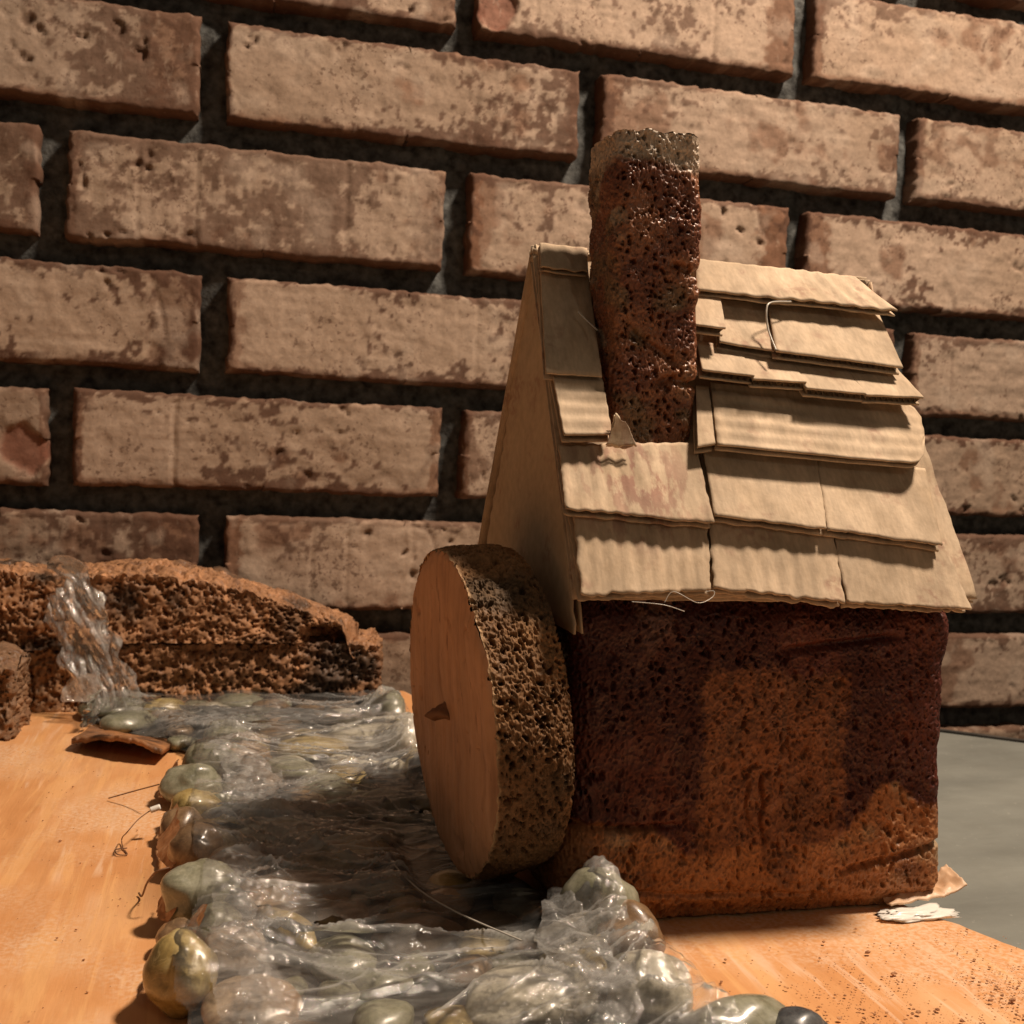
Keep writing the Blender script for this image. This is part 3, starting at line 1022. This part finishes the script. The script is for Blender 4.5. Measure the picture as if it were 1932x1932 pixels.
Gb = np.stack([back * (1 - t) + (WC - wn * thick) * t for t in (0, .5, .999)], 1)
mb.grid(Gb - WBASE, np.tile(np.array([.2, .115, .055]), (na * 3, 1)), closed=True)
mb.build('rim', M['rim'], wheel)
rim0 = Pd[:, 0]
rr = np.concatenate([[0, .004, .012], np.linspace(.03, 1, 60)])[:, None, None]
Gf = rim0[None] * (1 - rr) + WC[None, None] * rr
Gf = np.swapaxes(Gf, 0, 1)
hn = ((Gf - WC) @ wn)
Gf = Gf - wn * (hn * sstep(0, .02, rr[:, 0, 0])[None])[..., None]
Sf = Gf * 1.0
rq = np.linalg.norm(Gf - WC, axis=-1)
pf, _, _ = sponge_pits(Sf, .0055, 155, .05, .20, .5)
dn = -.0010 * pf - .0007 * np.exp(-(np.abs(fbm(Sf * np.array([1, 55, 20]), 157, 3)) / .012) ** 2) * sstep(.1, .3, fbm(Sf * 35, 158, 2)) + .0009 * fbm(Sf * 60, 151, 3) + .0003 * fbm(Sf * 260, 154, 3) + .00022 * fbm(Sf * np.array([300, 300, 40]), 152, 2) + .0005 * sstep(.96, .90, rq / R0) - .0016 * sstep(.4, .6, fbm(Sf * 110, 153, 2)) - .001 * sstep(R0 * .965, R0, rq)
MB().grid(Gf + (wn * (dn + .0006)[..., None]) - WBASE, closed=True).build('face', M['face'], wheel)
# peg: a split wooden point driven through the middle
pc = onz(905, 1340, .055)
hub = WC + wn * .0004
tip = hub + wn * .0068 + e2 * -.0010
pb = []
ths = np.linspace(0, 2 * np.pi, 10, endpoint=False)
ln = np.linspace(0, 1, 12)
for tt in ths:
    row = []
    for l in ln:
        c0 = (hub - wn * .004) * (1 - l) + tip * l
        r_ = .0036 * (1 - l) ** .6 + .0003
        row.append(c0 + (e1 * math.cos(tt) * 1.0 + e2 * math.sin(tt) * .8) * r_ * (1 + .28 * math.sin(3 * tt + l * 9) + .2 * math.sin(5 * tt + l * 23)))
    pb.append(row)
MB().grid(np.array(pb) - WBASE, closed=True).build('axle_peg', M['peg'], wheel)

# ------------------------------------------------------------------ waterfall rocks


def rock(name, x0, x1, y0, y1, z0, ztop, seed, label, res=.0008, tan=(.32, .160, .076), r=.006, lean=0.0):
    """block of burnt foam: ring by height, its top edge follows ztop(x)"""
    pts, nor = perimeter(x0, x1, y0, y1, r, max(20, int((x1 - x0) / res)), max(16, int((y1 - y0) / res / 1.6)), max(10, int((x1 - x0) / res / 4)))
    hmax = max(ztop(x) for x in np.linspace(x0, x1, 20)) - z0
    nv = max(20, int(hmax / res))
    n = len(pts)
    s = np.linspace(0, 1, nv)
    zt = np.array([ztop(p[0]) for p in pts])
    P = np.zeros((n, nv, 3))
    P[..., 0] = pts[:, None, 0]
    P[..., 1] = pts[:, None, 1]
    P[..., 2] = z0 + s[None] * (zt[:, None] - z0)
    N = np.zeros_like(P)
    N[..., :2] = nor[:, None]
    base = np.array([(x0 + x1) / 2, (y0 + y1) / 2, z0])

    def under(P):
        return lean * sstep(.034, .050, P[..., 0] + .004 * fbm(P * 90, seed + 8, 2)) * sstep(.0100, .0065, P[..., 2] - z0 + .002 * fbm(P * 120, seed + 7, 2)) * (P[..., 1] < .57)

    def dress(P, N):
        pit, rn, wr = sponge_pits(P, .0022, seed, .2, .75, .1)
        p2, _, _ = sponge_pits(P, .0015, seed + 9, .2, .65, .2)
        d = .0034 * fbm(P * 60, seed + 1, 3) + .0026 * fbm(P * 330, seed + 2, 3) - pit * .0030 - p2 * .0018 - .013 * under(P)
        nz = fbm(P * 38, seed + 4, 3)
        C = mix(np.array(tan) * np.ones_like(P), np.array(tan) * 1.5, sstep(0, .5, fbm(P * 150, seed + 5, 3)))
        C = mix(C, np.array([.040, .026, .017]), sstep(.04, .32, nz) * .88)
        C = mix(C, np.array([.15, .07, .035]), sstep(.1, .5, fbm(P * 320, seed + 6, 2)) * .6)
        return P + N * d[..., None], C
    N = N + np.array([0, 0, 1.0]) * sstep(.85, 1, s)[None, :, None]
    Pd, C = dress(P, N)
    mb = MB().grid(Pd - base, C, closed=True)
    ring = P[:, -1]
    ctr_y = (y0 + y1) / 2
    rings = []
    for t in np.linspace(0, 1, 44):
        Q = ring.copy()
        Q[:, 1] = ring[:, 1] * (1 - t) + ctr_y * t
        Q[:, 2] += .003 * math.sin(t * math.pi / 2)
        rings.append(Q)
    Gt = np.stack(rings, 1)
    Nt = np.zeros_like(Gt)
    Nt[..., 2] = 1
    Nt[:, 0] = N[:, -1]
    Gd, Ct = dress(Gt, Nt)
    Gd[:, 0] = Pd[:, -1]
    mb.grid(Gd - base, Ct, closed=True)
    o = mb.build(name, M['rock'])
    o.location = base
    return tag(o, label, 'rock', 'foam rocks of the waterfall')


rock('foam_rock', -.060, .081, .555, .604, 0, lambda x: np.interp(x, [-.05, .04, .081], [.0335, .0335, .0325]), 301,
     'long lower rock slab of brown porous foam beside the stream head', lean=0)
rock('foam_rock', -.067, .070, .553, .602, .0342, lambda x: np.interp(x, [-.067, -.03, .0, .035, .055, .070], [.0665, .068, .064, .052, .046, .0375]), 321,
     'wedge shaped upper rock slab of porous foam sloping down to the right', lean=1.0)
rock('foam_rock', -.150, -.062, .556, .604, 0, lambda x: .0305, 341, 'lower rock block left of the plastic waterfall', tan=(.31, .165, .08))
rock('foam_rock', -.150, -.0685, .553, .602, .0312, lambda x: np.interp(x, [-.15, -.10, -.08, -.07], [.068, .068, .065, .058]), 361,
     'upper rock block left of the plastic waterfall')
rock('foam_rock', -.135, -.0855, .506, .548, 0, lambda x: np.interp(x, [-.13, -.095, -.086], [.034, .033, .030]), 381, r=.003, tan=(.20, .11, .058), label=
     'dark rock lump standing in front of the left rocks at the picture edge')

# ------------------------------------------------------------------ pebbles
rng = np.random.default_rng(11)
_ico = {}


def ico(sub):
    if sub not in _ico:
        bm = bmesh.new()
        bmesh.ops.create_icosphere(bm, subdivisions=sub, radius=1)
        V = np.array([v.co[:] for v in bm.verts])
        F = np.array([[v.index for v in f.verts] + [f.verts[2].index] for f in bm.faces])
        bm.free()
        _ico[sub] = (V, F)
    return _ico[sub]


STONES = []


def pebble(x, y, zc_, rx, ry, rz, rot, kind, label, seed, group='pebbles of the stream', sub=3):
    V, F = ico(sub)
    k = 1 + .26 * fbm(V * 1.2 + seed * 3.1, seed, 2) + .035 * fbm(V * 4 + seed, seed + 1, 3)
    W_ = V * k[:, None] * np.array([rx, ry, rz])
    c, s = math.cos(rot), math.sin(rot)
    W_ = np.stack([W_[:, 0] * c - W_[:, 1] * s, W_[:, 0] * s + W_[:, 1] * c, W_[:, 2]], -1)
    zc_ = max(zc_, -W_[:, 2].min() * .82)
    o = MB().add(W_, F).build('pebble', PEB[kind])
    o.location = (x, y, zc_)
    STONES.append((x, y, zc_, rx, ry, rz, rot))
    return tag(o, label, 'pebble', group)


def bank_px(px, py, z, *a, **k):
    p = onz(px, py, z)
    return pebble(p[0], p[1], z, *a, **k)


big = 'pebbles along the stream banks'
for k_, (px_, py_, z_, a_, b_, c_, kd_, lb_) in enumerate([
        (432, 1722, .005, .0060, .0070, .0060, 'dark slate', 'dark pebble inside the left bank beside the small olive one'),
        (425, 1640, .006, .0065, .0070, .0065, 'brown', 'brown pebble inside the left bank right of the dark brown wrapped one'),
        (440, 1800, .005, .0080, .0080, .0060, 'pinkish tan', 'tan pebble inside the left bank above the tan one by the yellow olive pebble'),
        (345, 1558, .006, .0065, .0070, .0060, 'brown', 'small brown pebble under the yellowish left bank pebble'),
        (415, 1560, .005, .0065, .0070, .0060, 'dark slate', 'black pebble inside the left bank right of the yellowish one'),
        (410, 1505, .005, .0075, .0080, .0055, 'olive grey', 'olive pebble inside the left bank right of the rounded olive one'),
        (335, 1775, .004, .0055, .0060, .0050, 'brown', 'little brown pebble squeezed above the yellow olive one')]):
    bank_px(px_, py_, z_, a_, b_, c_, k_ * .7, kd_, lb_, 50 + k_, group=big)
bank_px(348, 1838, .0085, .0078, .0095, .0090, .2, 'yellow olive', 'round yellow olive pebble nearest the camera on the left bank', 1, group=big, sub=4)
bank_px(378, 1688, .0090, .0098, .0088, .0085, .1, 'olive grey', 'shiny grey green pebble on the left bank above the yellow one', 2, group=big, sub=4)
bank_px(408, 1756, .0060, .0070, .0065, .0065, .8, 'olive grey', 'small olive pebble wedged between the shiny grey green and yellow ones', 3, group=big, sub=4)
bank_px(372, 1605, .0080, .0085, .0085, .0085, .3, 'brown', 'dark brown wrapped pebble on the left bank', 4, group=big, sub=4)
bank_px(368, 1528, .0065, .0085, .0075, .0070, .3, 'yellow olive', 'small yellowish pebble on the left bank beside the white bead', 5, group=big, sub=4)
bank_px(360, 1478, .0075, .0105, .0090, .0075, .0, 'olive grey', 'rounded olive pebble on the left bank behind the white bead', 6, group=big, sub=4)
bank_px(392, 1440, .0070, .0115, .0100, .0080, .0, 'olive grey', 'wide grey olive pebble near the left bank below the torn flap', 7, group=big)
bank_px(1128, 1722, .0105, .0105, .0100, .0125, .3, 'olive grey', 'tall grey green pebble against the front left corner of the house', 8, group=big, sub=4)
bank_px(1186, 1775, .0060, .0085, .0100, .0085, .6, 'brown', 'dark olive brown pebble tucked right of the tall one by the house', 9, group=big, sub=4)
bank_px(1225, 1868, .0070, .0115, .0110, .0085, -.4, 'pale cream', 'big pale grey pebble in the right foreground', 10, group=big, sub=4)
bank_px(1395, 1962, .0040, .0150, .0085, .0070, .1, 'olive grey', 'flat grey pebble cut by the bottom edge of the picture', 11, group=big, sub=4)
bank_px(1505, 1985, .0030, .0080, .0070, .0070, .1, 'dark slate', 'dark slate pebble at the bottom edge right of the flat grey one', 12, group=big, sub=4)
bank_px(1010, 1885, .0050, .0165, .0120, .0060, .2, 'pale cream', 'wide pale pebble under the taut film in the foreground', 13, group=big, sub=4)
bank_px(790, 1765, .0040, .0120, .0095, .0045, .1, 'pinkish tan', 'pinkish tan pebble under the film in front of the wheel', 14, group=big, sub=4)
bank_px(545, 1755, .0040, .0045, .0120, .0045, .5, 'yellow olive', 'thin yellow pebble standing upright under the film', 15, group=big, sub=4)
bank_px(700, 1395, .0050, .0200, .0120, .0060, .1, 'pale cream', 'long pale cream pebble far up the stream under the film', 16, group=big, sub=4)
bank_px(800, 1465, .0060, .0070, .0070, .0080, .1, 'dark slate', 'black slate pebble close to the far side of the wheel', 17, group=big, sub=4)
bank_px(770, 1395, .0080, .0100, .0100, .0090, .1, 'pale cream', 'pale pebble on the right bank behind the wheel', 18, group=big)
bank_px(735, 1345, .0080, .0090, .0100, .0090, .1, 'olive grey', 'grey pebble at the far right end of the stream', 19, group=big)
bank_px(480, 1900, .0045, .0110, .0130, .0055, .3, 'pinkish tan', 'tan pebble under the film right of the yellow olive one', 20, group=big, sub=4)


kinds = ['olive grey', 'yellow olive', 'brown', 'pale cream', 'dark slate', 'pinkish tan']
BED = []
placed = [(s[0], s[1], max(s[3], s[4])) for s in STONES]
tries = 0
cnt = 0
while tries < 6000 and cnt < 95:
    tries += 1
    y = rng.uniform(.224, .555)
    x = rng.uniform(lbank(y), rbank(y))
    r_ = rng.uniform(.0065, .0165) if tries < 2500 else rng.uniform(.005, .008)
    if any((x - a) ** 2 + (y - b) ** 2 < ((r_ + c) * .80) ** 2 for a, b, c in placed):
        continue
    placed.append((x, y, r_))
    wheel_near = .045 < x < .098 and .265 < y < .365
    hz = min(.0050, r_ * rng.uniform(.35, .55))
    if wheel_near:
        hz = min(hz, .0034)
    kd = kinds[rng.choice(6, p=[.28, .16, .20, .14, .10, .12] if not .27 < y < .37 else [.12, .28, .08, .26, .02, .24])]
    BED.append((kd, x, y, pebble(x, y, hz * .8, r_, r_ * rng.uniform(.7, 1.0), hz, rng.uniform(0, 3), kd, '', 1000 + cnt, 'pebbles of the stream bed')))
    cnt += 1

# each bed pebble is told apart by colour, by what it lies beside and by its order from the camera
ORD = ['nearest', 'second nearest', 'third nearest', 'fourth nearest', 'fifth nearest', 'sixth nearest', 'seventh nearest', 'eighth nearest', 'ninth nearest']
cells = {}
for kd, x, y, o in BED:
    zone = ('in the foreground film' if y < .268 else 'in the shadow beside the wheel' if y < .36 else 'upstream behind the wheel' if y < .46 else 'just below the rocks')
    f_ = (x - lbank(y)) / (rbank(y) - lbank(y))
    side = 'left' if f_ < .36 else 'right' if f_ > .66 else 'middle'
    cells.setdefault((kd, zone, side), []).append((y, o))
for (kd, zone, side), lst in cells.items():
    lst.sort(key=lambda q: q[0])
    where = {'left': 'towards the left bank', 'right': 'towards the right bank', 'middle': 'in mid stream'}[side]
    for i, (y, o) in enumerate(lst):
        o['label'] = ((ORD[i] + ' ') if len(lst) > 1 else '') + kd + ' bed pebble ' + where + ' ' + zone

# ------------------------------------------------------------------ plastic film of the stream
STN = np.array(STONES)


def blur(A_, k):
    w = np.exp(-.5 * (np.arange(-3 * k, 3 * k + 1) / k) ** 2)
    w /= w.sum()
    for ax in (0, 1):
        Pd_ = np.pad(A_, [(3 * k, 3 * k) if i == ax else (0, 0) for i in range(2)], mode='edge')
        A_ = np.apply_along_axis(lambda v: np.convolve(v, w, 'valid'), ax, Pd_)
    return A_


xs = np.arange(-.066, .130, .00055)
ys = np.arange(.185, .562, .00065)
X, Y = np.meshgrid(xs, ys, indexing='ij')
Hh = np.full(X.shape, .0015)
for (sx, sy, sz, rx, ry, rz, rt) in STN:
    c, s = math.cos(rt), math.sin(rt)
    dx, dy = X - sx, Y - sy
    a = (dx * c + dy * s) / (rx * 1.12)
    b = (-dx * s + dy * c) / (ry * 1.12)
    q_ = 1 - a * a - b * b
    Hh = np.where(q_ > 0, np.maximum(Hh, sz + rz * 1.08 * np.sqrt(np.clip(q_, 0, 1)) + .0006), Hh)
def dilate(A_, k):
    for ax in (0, 1):
        B_ = A_.copy()
        for sft in range(1, k + 1):
            B_ = np.maximum(B_, np.maximum(np.roll(A_, sft, ax), np.roll(A_, -sft, ax)))
        A_ = B_
    return A_


def erode(A_, k):
    return -dilate(-A_, k)


inner = sstep(0, .010, X - lbank(Y)) * sstep(0, .010, rbank(Y) - X)
Hs = np.maximum(Hh, .0075 * inner)
Hs = np.maximum(blur(erode(dilate(Hs, 12), 10), 9), blur(np.maximum(Hh, .0075 * inner), 3)) + .0003
Hs = blur(Hs, 4)
S = np.stack([X, Y, X * 0], -1)
wx = S + np.stack([.006 * fbm(S * 30, 7, 2), .010 * fbm(S * 22, 8, 2), 0 * X], -1)
rdg = 1 - np.abs(fbm(wx * np.array([18, 120, 1]), 501, 3)) * 2
rdg2 = 1 - np.abs(fbm(wx * np.array([70, 300, 1]), 511, 2)) * 2
rdg3 = 1 - np.abs(fbm(wx * np.array([170, 40, 1]), 515, 2)) * 2
Hf = Hs + .0005 * np.clip(rdg, 0, 1) ** 6 + .0003 * np.clip(rdg2, 0, 1) ** 4 + .0002 * np.clip(rdg3, 0, 1) ** 6 + .00030 * fbm(wx * np.array([40, 90, 1]), 521, 3)
rg = np.random.default_rng(8)
veil = np.zeros_like(X)


def crease(cx_, cy, ang, ln_, wd_, am):
    global Hf, veil
    ca, sa = math.cos(ang), math.sin(ang)
    i0, i1 = np.searchsorted(xs, [cx_ - ln_ * 1.5, cx_ + ln_ * 1.5])
    j0, j1 = np.searchsorted(ys, [cy - ln_ * 1.5, cy + ln_ * 1.5])
    if i1 - i0 < 2 or j1 - j0 < 2:
        return
    x_, y_ = X[i0:i1, j0:j1], Y[i0:i1, j0:j1]
    al = (x_ - cx_) * ca + (y_ - cy) * sa
    ac = -(x_ - cx_) * sa + (y_ - cy) * ca + rg.uniform(-3, 3) * al * al
    e = np.exp(-(al / ln_) ** 4)
    Hf[i0:i1, j0:j1] += am * np.exp(-np.abs(ac) / wd_) * e
    veil[i0:i1, j0:j1] = np.maximum(veil[i0:i1, j0:j1], np.exp(-(ac / (wd_ * .8)) ** 2) * e * rg.uniform(.08, .60))
    if rg.uniform() < .5:       # one side of a fold lies double
        veil[i0:i1, j0:j1] = np.maximum(veil[i0:i1, j0:j1], sstep(0, .0006, ac) * sstep(.007, .001, ac) * e * rg.uniform(.1, .35))


for k in range(26):        # folds fanning out from where the film is pinned on the banks
    ay = rg.uniform(.20, .54)
    left = rg.uniform() < .5
    ax_ = lbank(ay) + .004 if left else rbank(ay) - .004
    for q_ in range(rg.integers(5, 12)):
        an = rg.normal(0, .38)
        L_ = rg.uniform(.010, .040)
        s_ = 1 if left else -1
        crease(ax_ + s_ * math.cos(an) * L_ * .9, ay + math.sin(an) * L_ * .9, an * s_, L_, rg.uniform(.00035, .0010), rg.uniform(.0005, .0018))
for k in range(120):
    cy = rg.uniform(.19, .55)
    crease(rg.uniform(lbank(cy) + .01, rbank(cy) - .01), cy, rg.normal(0, .5), rg.uniform(.006, .03), rg.uniform(.0003, .0008), rg.uniform(.0003, .0013))
for y0, amp, wd in ((.2985, .0025, .002), (.365, .0035, .003), (.262, .0030, .002), (.240, .0020, .002)):
    yy = y0 + .006 * np.sin(X * 40 + y0 * 99) + .004 * fbm(S * 30, 531, 2)
    Hf += amp * np.exp(-((Y - yy) / wd) ** 2) * sstep(.0, .02, X) * sstep(.105, .08, X)
crumple_w = np.exp(-((X - rbank(Y) + .006) / .011) ** 2) + np.exp(-((X - lbank(Y) - .014) / .008) ** 2)
crum = .0040 * crumple(S[..., :2], 91, 165, 14) + .0010
Hf += crumple_w * crum
fo_ = crumple(S[..., :2] * np.array([.5, 1.0]), 77, 170, 14)
Hf += .0007 * fo_ * inner * (.35 + .65 * sstep(-.2, .4, fbm(S * 35, 78, 2)))
veil = np.maximum(veil, np.clip(crumple_w, 0, 1) * .38 * sstep(-.3, .5, fbm(S * 160, 97, 3)))
# keep the film out of the wheel
wm = sstep(.052, .060, X) * sstep(.100, .094, X) * np.exp(-((Y - .3156) / .030) ** 2)
Hf = Hf * (1 - wm) + np.minimum(Hf, .0048) * wm
Hf = np.maximum(Hf, .0012)
lb = lbank(Y) - .005 + .005 * fbm(S * 60, 551, 3)
rb = rbank(Y) - .002 + .006 * fbm(S * 60, 552, 3)
ok = (X > lb) & (X < rb)
hole = fbm(S * 75, 561, 2) > .66
ok &= ~hole
mk = ok[:-1, :-1] & ok[1:, :-1] & ok[1:, 1:] & ok[:-1, 1:]
FB = np.array([.045, .36, 0])
fo = MB().grid(np.stack([X, Y, Hf], -1) - FB, C=np.repeat(veil[..., None], 3, -1), mask=mk).build('plastic_film', M['film'])
fo.location = FB
tag(fo, 'clear crumpled plastic film stretched over the pebble stream as water', 'plastic film')


def crinkle(name, path, width, label, seed, amp=.004, mat='film_milky', nu=70, nv=60, updir=(0, 0, 1), rag=.25, fr_=85, along=1.0):
    """a loose crumpled strip of film along a path"""
    p = curve(path, nv)
    T = np.gradient(p, axis=0)
    T /= np.linalg.norm(T, axis=1)[:, None]
    sd = np.cross(T, np.asarray(updir, float))
    sd /= np.linalg.norm(sd, axis=1)[:, None]
    up = np.cross(sd, T)
    wv = np.interp(np.linspace(0, 1, nv), np.linspace(0, 1, len(width)), width)
    u = np.linspace(-1, 1, nu)
    G = p[None] + sd[None] * (u[:, None] * wv[None])[..., None]
    L_ = np.stack([u[:, None] * wv[None] * 60, np.broadcast_to(np.linspace(0, 1, nv)[None] * 2.2, (nu, nv)), np.full((nu, nv), seed * 1.0)], -1)
    sl = np.concatenate([[0], np.cumsum(np.linalg.norm(np.diff(p, axis=0), axis=1))])
    A2 = np.stack([u[:, None] * wv[None], np.broadcast_to(sl[None], (nu, nv))], -1)
    fold = 2.2 * crumple(A2 * np.array([1.0, along]), seed, fr_, 10)
    G = G + up[None] * (fold * amp)[..., None] + .0005 * np.stack([fbm(G * 300, seed + 5 + i, 3) for i in range(3)], -1)
    wob = rag * fbm(L_ * np.array([0, 6, 1]), seed + 11, 3)
    mk = (np.abs(u)[:, None] < (.82 + wob))
    mk = mk[:-1, :-1] & mk[1:, 1:]
    base = p.mean(0)
    base[2] = G[..., 2].min()
    o = MB().grid(G - base, mask=mk).build(name, M[mat])
    o.location = base
    return tag(o, label, 'plastic film', 'loose strips of plastic film')


wp = [ony(125, 1082, .568), ony(125, 1098, .551), ony(142, 1150, .545), ony(165, 1215, .543), ony(185, 1280, .540), ony(190, 1330, .535), ony(150, 1368, .515)]
crinkle('plastic_waterfall', wp, [.009, .014, .017, .018, .018, .018, .021], 'crumpled clear film falling between the foam rocks as a waterfall', 601, .0032, 'film_fall', 130, 190, (0, 1, .3), .3, 120, .5)
crinkle('plastic_film', [ony(-20, 1085, .57), ony(60, 1085, .575), ony(130, 1086, .572), ony(230, 1086, .575)], [.006, .009, .010, .006], 'grey film lying along the top of the left rocks', 611, .002, 'film_strip', 40, 60)
crinkle('plastic_film', [onz(1062, 1680, .015), onz(1062, 1735, .017), onz(1085, 1790, .018), onz(1120, 1850, .018), onz(1125, 1910, .014), onz(1110, 1960, .010)], [.005, .007, .011, .013, .012, .012],
        'bunched milky film beside the tall pebble at the house corner', 621, .0030, 'film_milky', 130, 150)
crinkle('plastic_film', [onz(420, 1640, .014), onz(440, 1700, .015), onz(445, 1770, .014), onz(455, 1850, .013), onz(475, 1950, .010)], [.004, .006, .007, .008, .009],
        'milky ribbon of film running down the left bank pebbles', 631, .0014, 'film_strip', 90, 170)
crinkle('plastic_film', [onz(330, 1345, .010), onz(470, 1345, .012), onz(560, 1350, .012), onz(640, 1352, .012), onz(730, 1342, .013)], [.008, .014, .018, .018, .012],
        'shiny stretched film at the head of the stream below the rocks', 641, .0052, 'film_strip', 150, 150, (0, 0, 1), .2, 75, .2)
crinkle('plastic_film', [onz(400, 1400, .016), onz(450, 1425, .014), onz(480, 1470, .012), onz(470, 1520, .010)], [.006, .010, .012, .008],
        'pale tuft of film over the far left bank pebbles', 651, .0022, 'film_milky', 90, 110)

M['skin'] = mat_plain('orange_paint_skin', (.34, .15, .06), (.62, .32, .15), .4, 120, bump=.4)
for k, (pth, lb_) in enumerate([
        ([onz(318, 1875, .005), onz(300, 1835, .007), onz(306, 1795, .009), onz(335, 1765, .008)], 'orange painted skin around the left of the yellow olive pebble'),
        ([onz(352, 1785, .008), onz(362, 1745, .011), onz(372, 1722, .010)], 'orange flap of paint skin between the yellow olive and shiny grey green pebbles'),
        ([onz(325, 1730, .006), onz(318, 1690, .009), onz(330, 1650, .011)], 'orange painted skin on the left of the shiny grey green pebble'),
        ([onz(330, 1630, .006), onz(318, 1590, .007), onz(318, 1545, .008), onz(330, 1515, .008)], 'brown orange paint skin left of the dark brown pebble'),
        ([onz(318, 1495, .006), onz(316, 1470, .007), onz(330, 1440, .008)], 'orange paint skin left of the rounded olive pebble')]):
    o = crinkle('paint_skin', pth, [.002, .0066, .0062, .0025], lb_, 661 + 7 * k, .0006, 'skin', 40, 60, (-.8, 0, .6), .06)
    o['category'] = 'paint skin'
    o['group'] = 'paint skins on the left bank'

# glue strings and threads; brown strands are string shadows built as dark tubes
def string(name, ctrl, r_, mat, label, cat='string', n=50):
    p = curve(ctrl, n)
    base = p.mean(0)
    base[2] = p[:, 2].min() - float(np.max(r_))
    o = MB().tube(p - base, r_, 6).build(name, M[mat])
    o.location = base
    return tag(o, label, cat)


string('glue_string', [onz(690, 1565, .008), onz(770, 1660, .010), onz(850, 1715, .012), onz(985, 1775, .014)], .00022, 'string', 'fine glue string crossing the film in front of the wheel')
string('glue_string', [onz(290, 1525, .009), onz(262, 1545, .010), onz(240, 1570, .008), onz(230, 1582, .002), onz(232, 1600, .0008), onz(240, 1612, .0008), onz(222, 1612, .0009), onz(218, 1603, .001), onz(240, 1600, .001)], .0002, 'string_shadow', 'brown curled strand drawn as a glue string shadow below the white bead')
string('glue_string', [onz(320, 1637, .014), onz(295, 1645, .013), onz(278, 1665, .008), onz(268, 1690, .0015), onz(262, 1685, .001)], .0003, 'string_shadow', 'bowed brown strand drawn as a string shadow left of the shiny grey green pebble')
string('glue_string', [onz(300, 1480, .011), onz(255, 1492, .006), onz(205, 1506, .001)], .00025, 'string_shadow', 'brown strand drawn as a shadow streak on the board behind the white bead')
b0, b1 = onz(283, 1529, .010), onz(303, 1522, .011)
string('glue_bead', [b0, (b0 + b1) / 2, b1], np.array([.0006] + [.0011] * 10 + [.0006]), 'glue', 'little white bead of glue on the left bank', 'glue', 12)

# torn flap at the far left bank
fl = np.array([onz(135, 1398, .004), onz(190, 1392, .008), onz(250, 1398, .009), onz(305, 1420, .005)])
n_, m_ = 90, 24
p = curve(fl, n_)
G = np.zeros((n_, m_, 3))
for j, t in enumerate(np.linspace(0, 1, m_)):      # a lifted layer: its torn edge faces the camera, the back runs down to the board
    G[:, j] = p + np.array([.004, .030, 0]) * t
    G[:, j, 2] = p[:, 2] * (1 - t) ** .8 + .0012
S = G * 1.0
edge_ = sstep(.25, 0, np.linspace(0, 1, m_))[None]
G[..., 1] += .0028 * fbm(S * 220, 702, 4) * edge_
G[..., 2] += .0012 * fbm(S * 260, 703, 4) * (.3 + .7 * edge_)
G[..., 2] = np.maximum(G[..., 2], .0030)
base = G.reshape(-1, 3).mean(0); base[2] = 0
fo = MB().sheet(G - base, (0, 0, 1), .0022).build('torn_flap', M['flap'])
fo.location = base
tag(fo, 'torn brown flap of painted card lifting off the board by the stream', 'card flap')

# glue and torn paper at the right foot of the house
def blob(name, c, rx, ry, rz, mat, label, cat, seed):
    V, F = ico(4)
    V = V * np.array([rx, ry, rz]) * (1 + .75 * fbm(V * 2.6, seed, 4))[:, None]
    V[:, 2] = np.maximum(V[:, 2], -rz * .3)
    o = MB().add(V, F).build(name, M[mat])
    o.location = c
    return tag(o, label, cat)


blob('glue_blob', (.2035, .2765, .0006), .0125, .0040, .0013, 'glue', 'white dried glue squeezed out at the right foot of the house', 'glue', 61)
pp = [(.196, .279, .0025), (.206, .280, .003), (.216, .281, .0035), (.2235, .282, .0065)]
n_, m_ = 50, 20
p = curve(pp, n_)
G = np.zeros((n_, m_, 3))
for j, t in enumerate(np.linspace(0, 1, m_)):
    G[:, j] = p + np.array([.0010, .010, .002]) * t * np.array([1, 1, 1])
S = G * 1.0
G += np.stack([.0015 * fbm(S * 160, 711, 3), .0015 * fbm(S * 160, 712, 3), .0022 * fbm(S * 230, 713, 3)], -1)
base = G.reshape(-1, 3).mean(0); base[2] = 0
o = MB().sheet(G - base, (0, 0, 1), .0005).build('paper_scrap', M['scrap'])
o.location = base
tag(o, 'torn paint smeared paper scrap curling out behind the house corner', 'paper')

# crumbs of paint and sponge on the board
mb = MB()
V0, F0 = ico(1)
V0 = V0 * np.array([1.3, 1, .7])
rng = np.random.default_rng(77)
for k in range(4200):
    if k < 3200:
        x, y = rng.normal(.185, .030), rng.normal(.226, .016)
    else:
        x, y = rng.uniform(-.16, -.018), rng.uniform(.22, .50)
    if x > right_edge(y) - .004 or (lbank(y) - .012 < x < rbank(y) + .012):
        continue
    if vnoise(np.array([x * 130, y * 130, 0.]), 5) < rng.uniform(-.7, .5):
        continue
    s = min(.00075, .00013 * math.exp(rng.normal(0, .55)))
    V = V0 * s * rng.uniform(.6, 1.3, (len(V0), 1)) + np.array([x, y, s * .5 + .0004])
    mb.add(V, F0)
o = mb.build('paint_crumbs', M['crumb'], smooth=False)
tag(o, 'tiny reddish brown crumbs scattered over the orange board', None, kind='stuff')
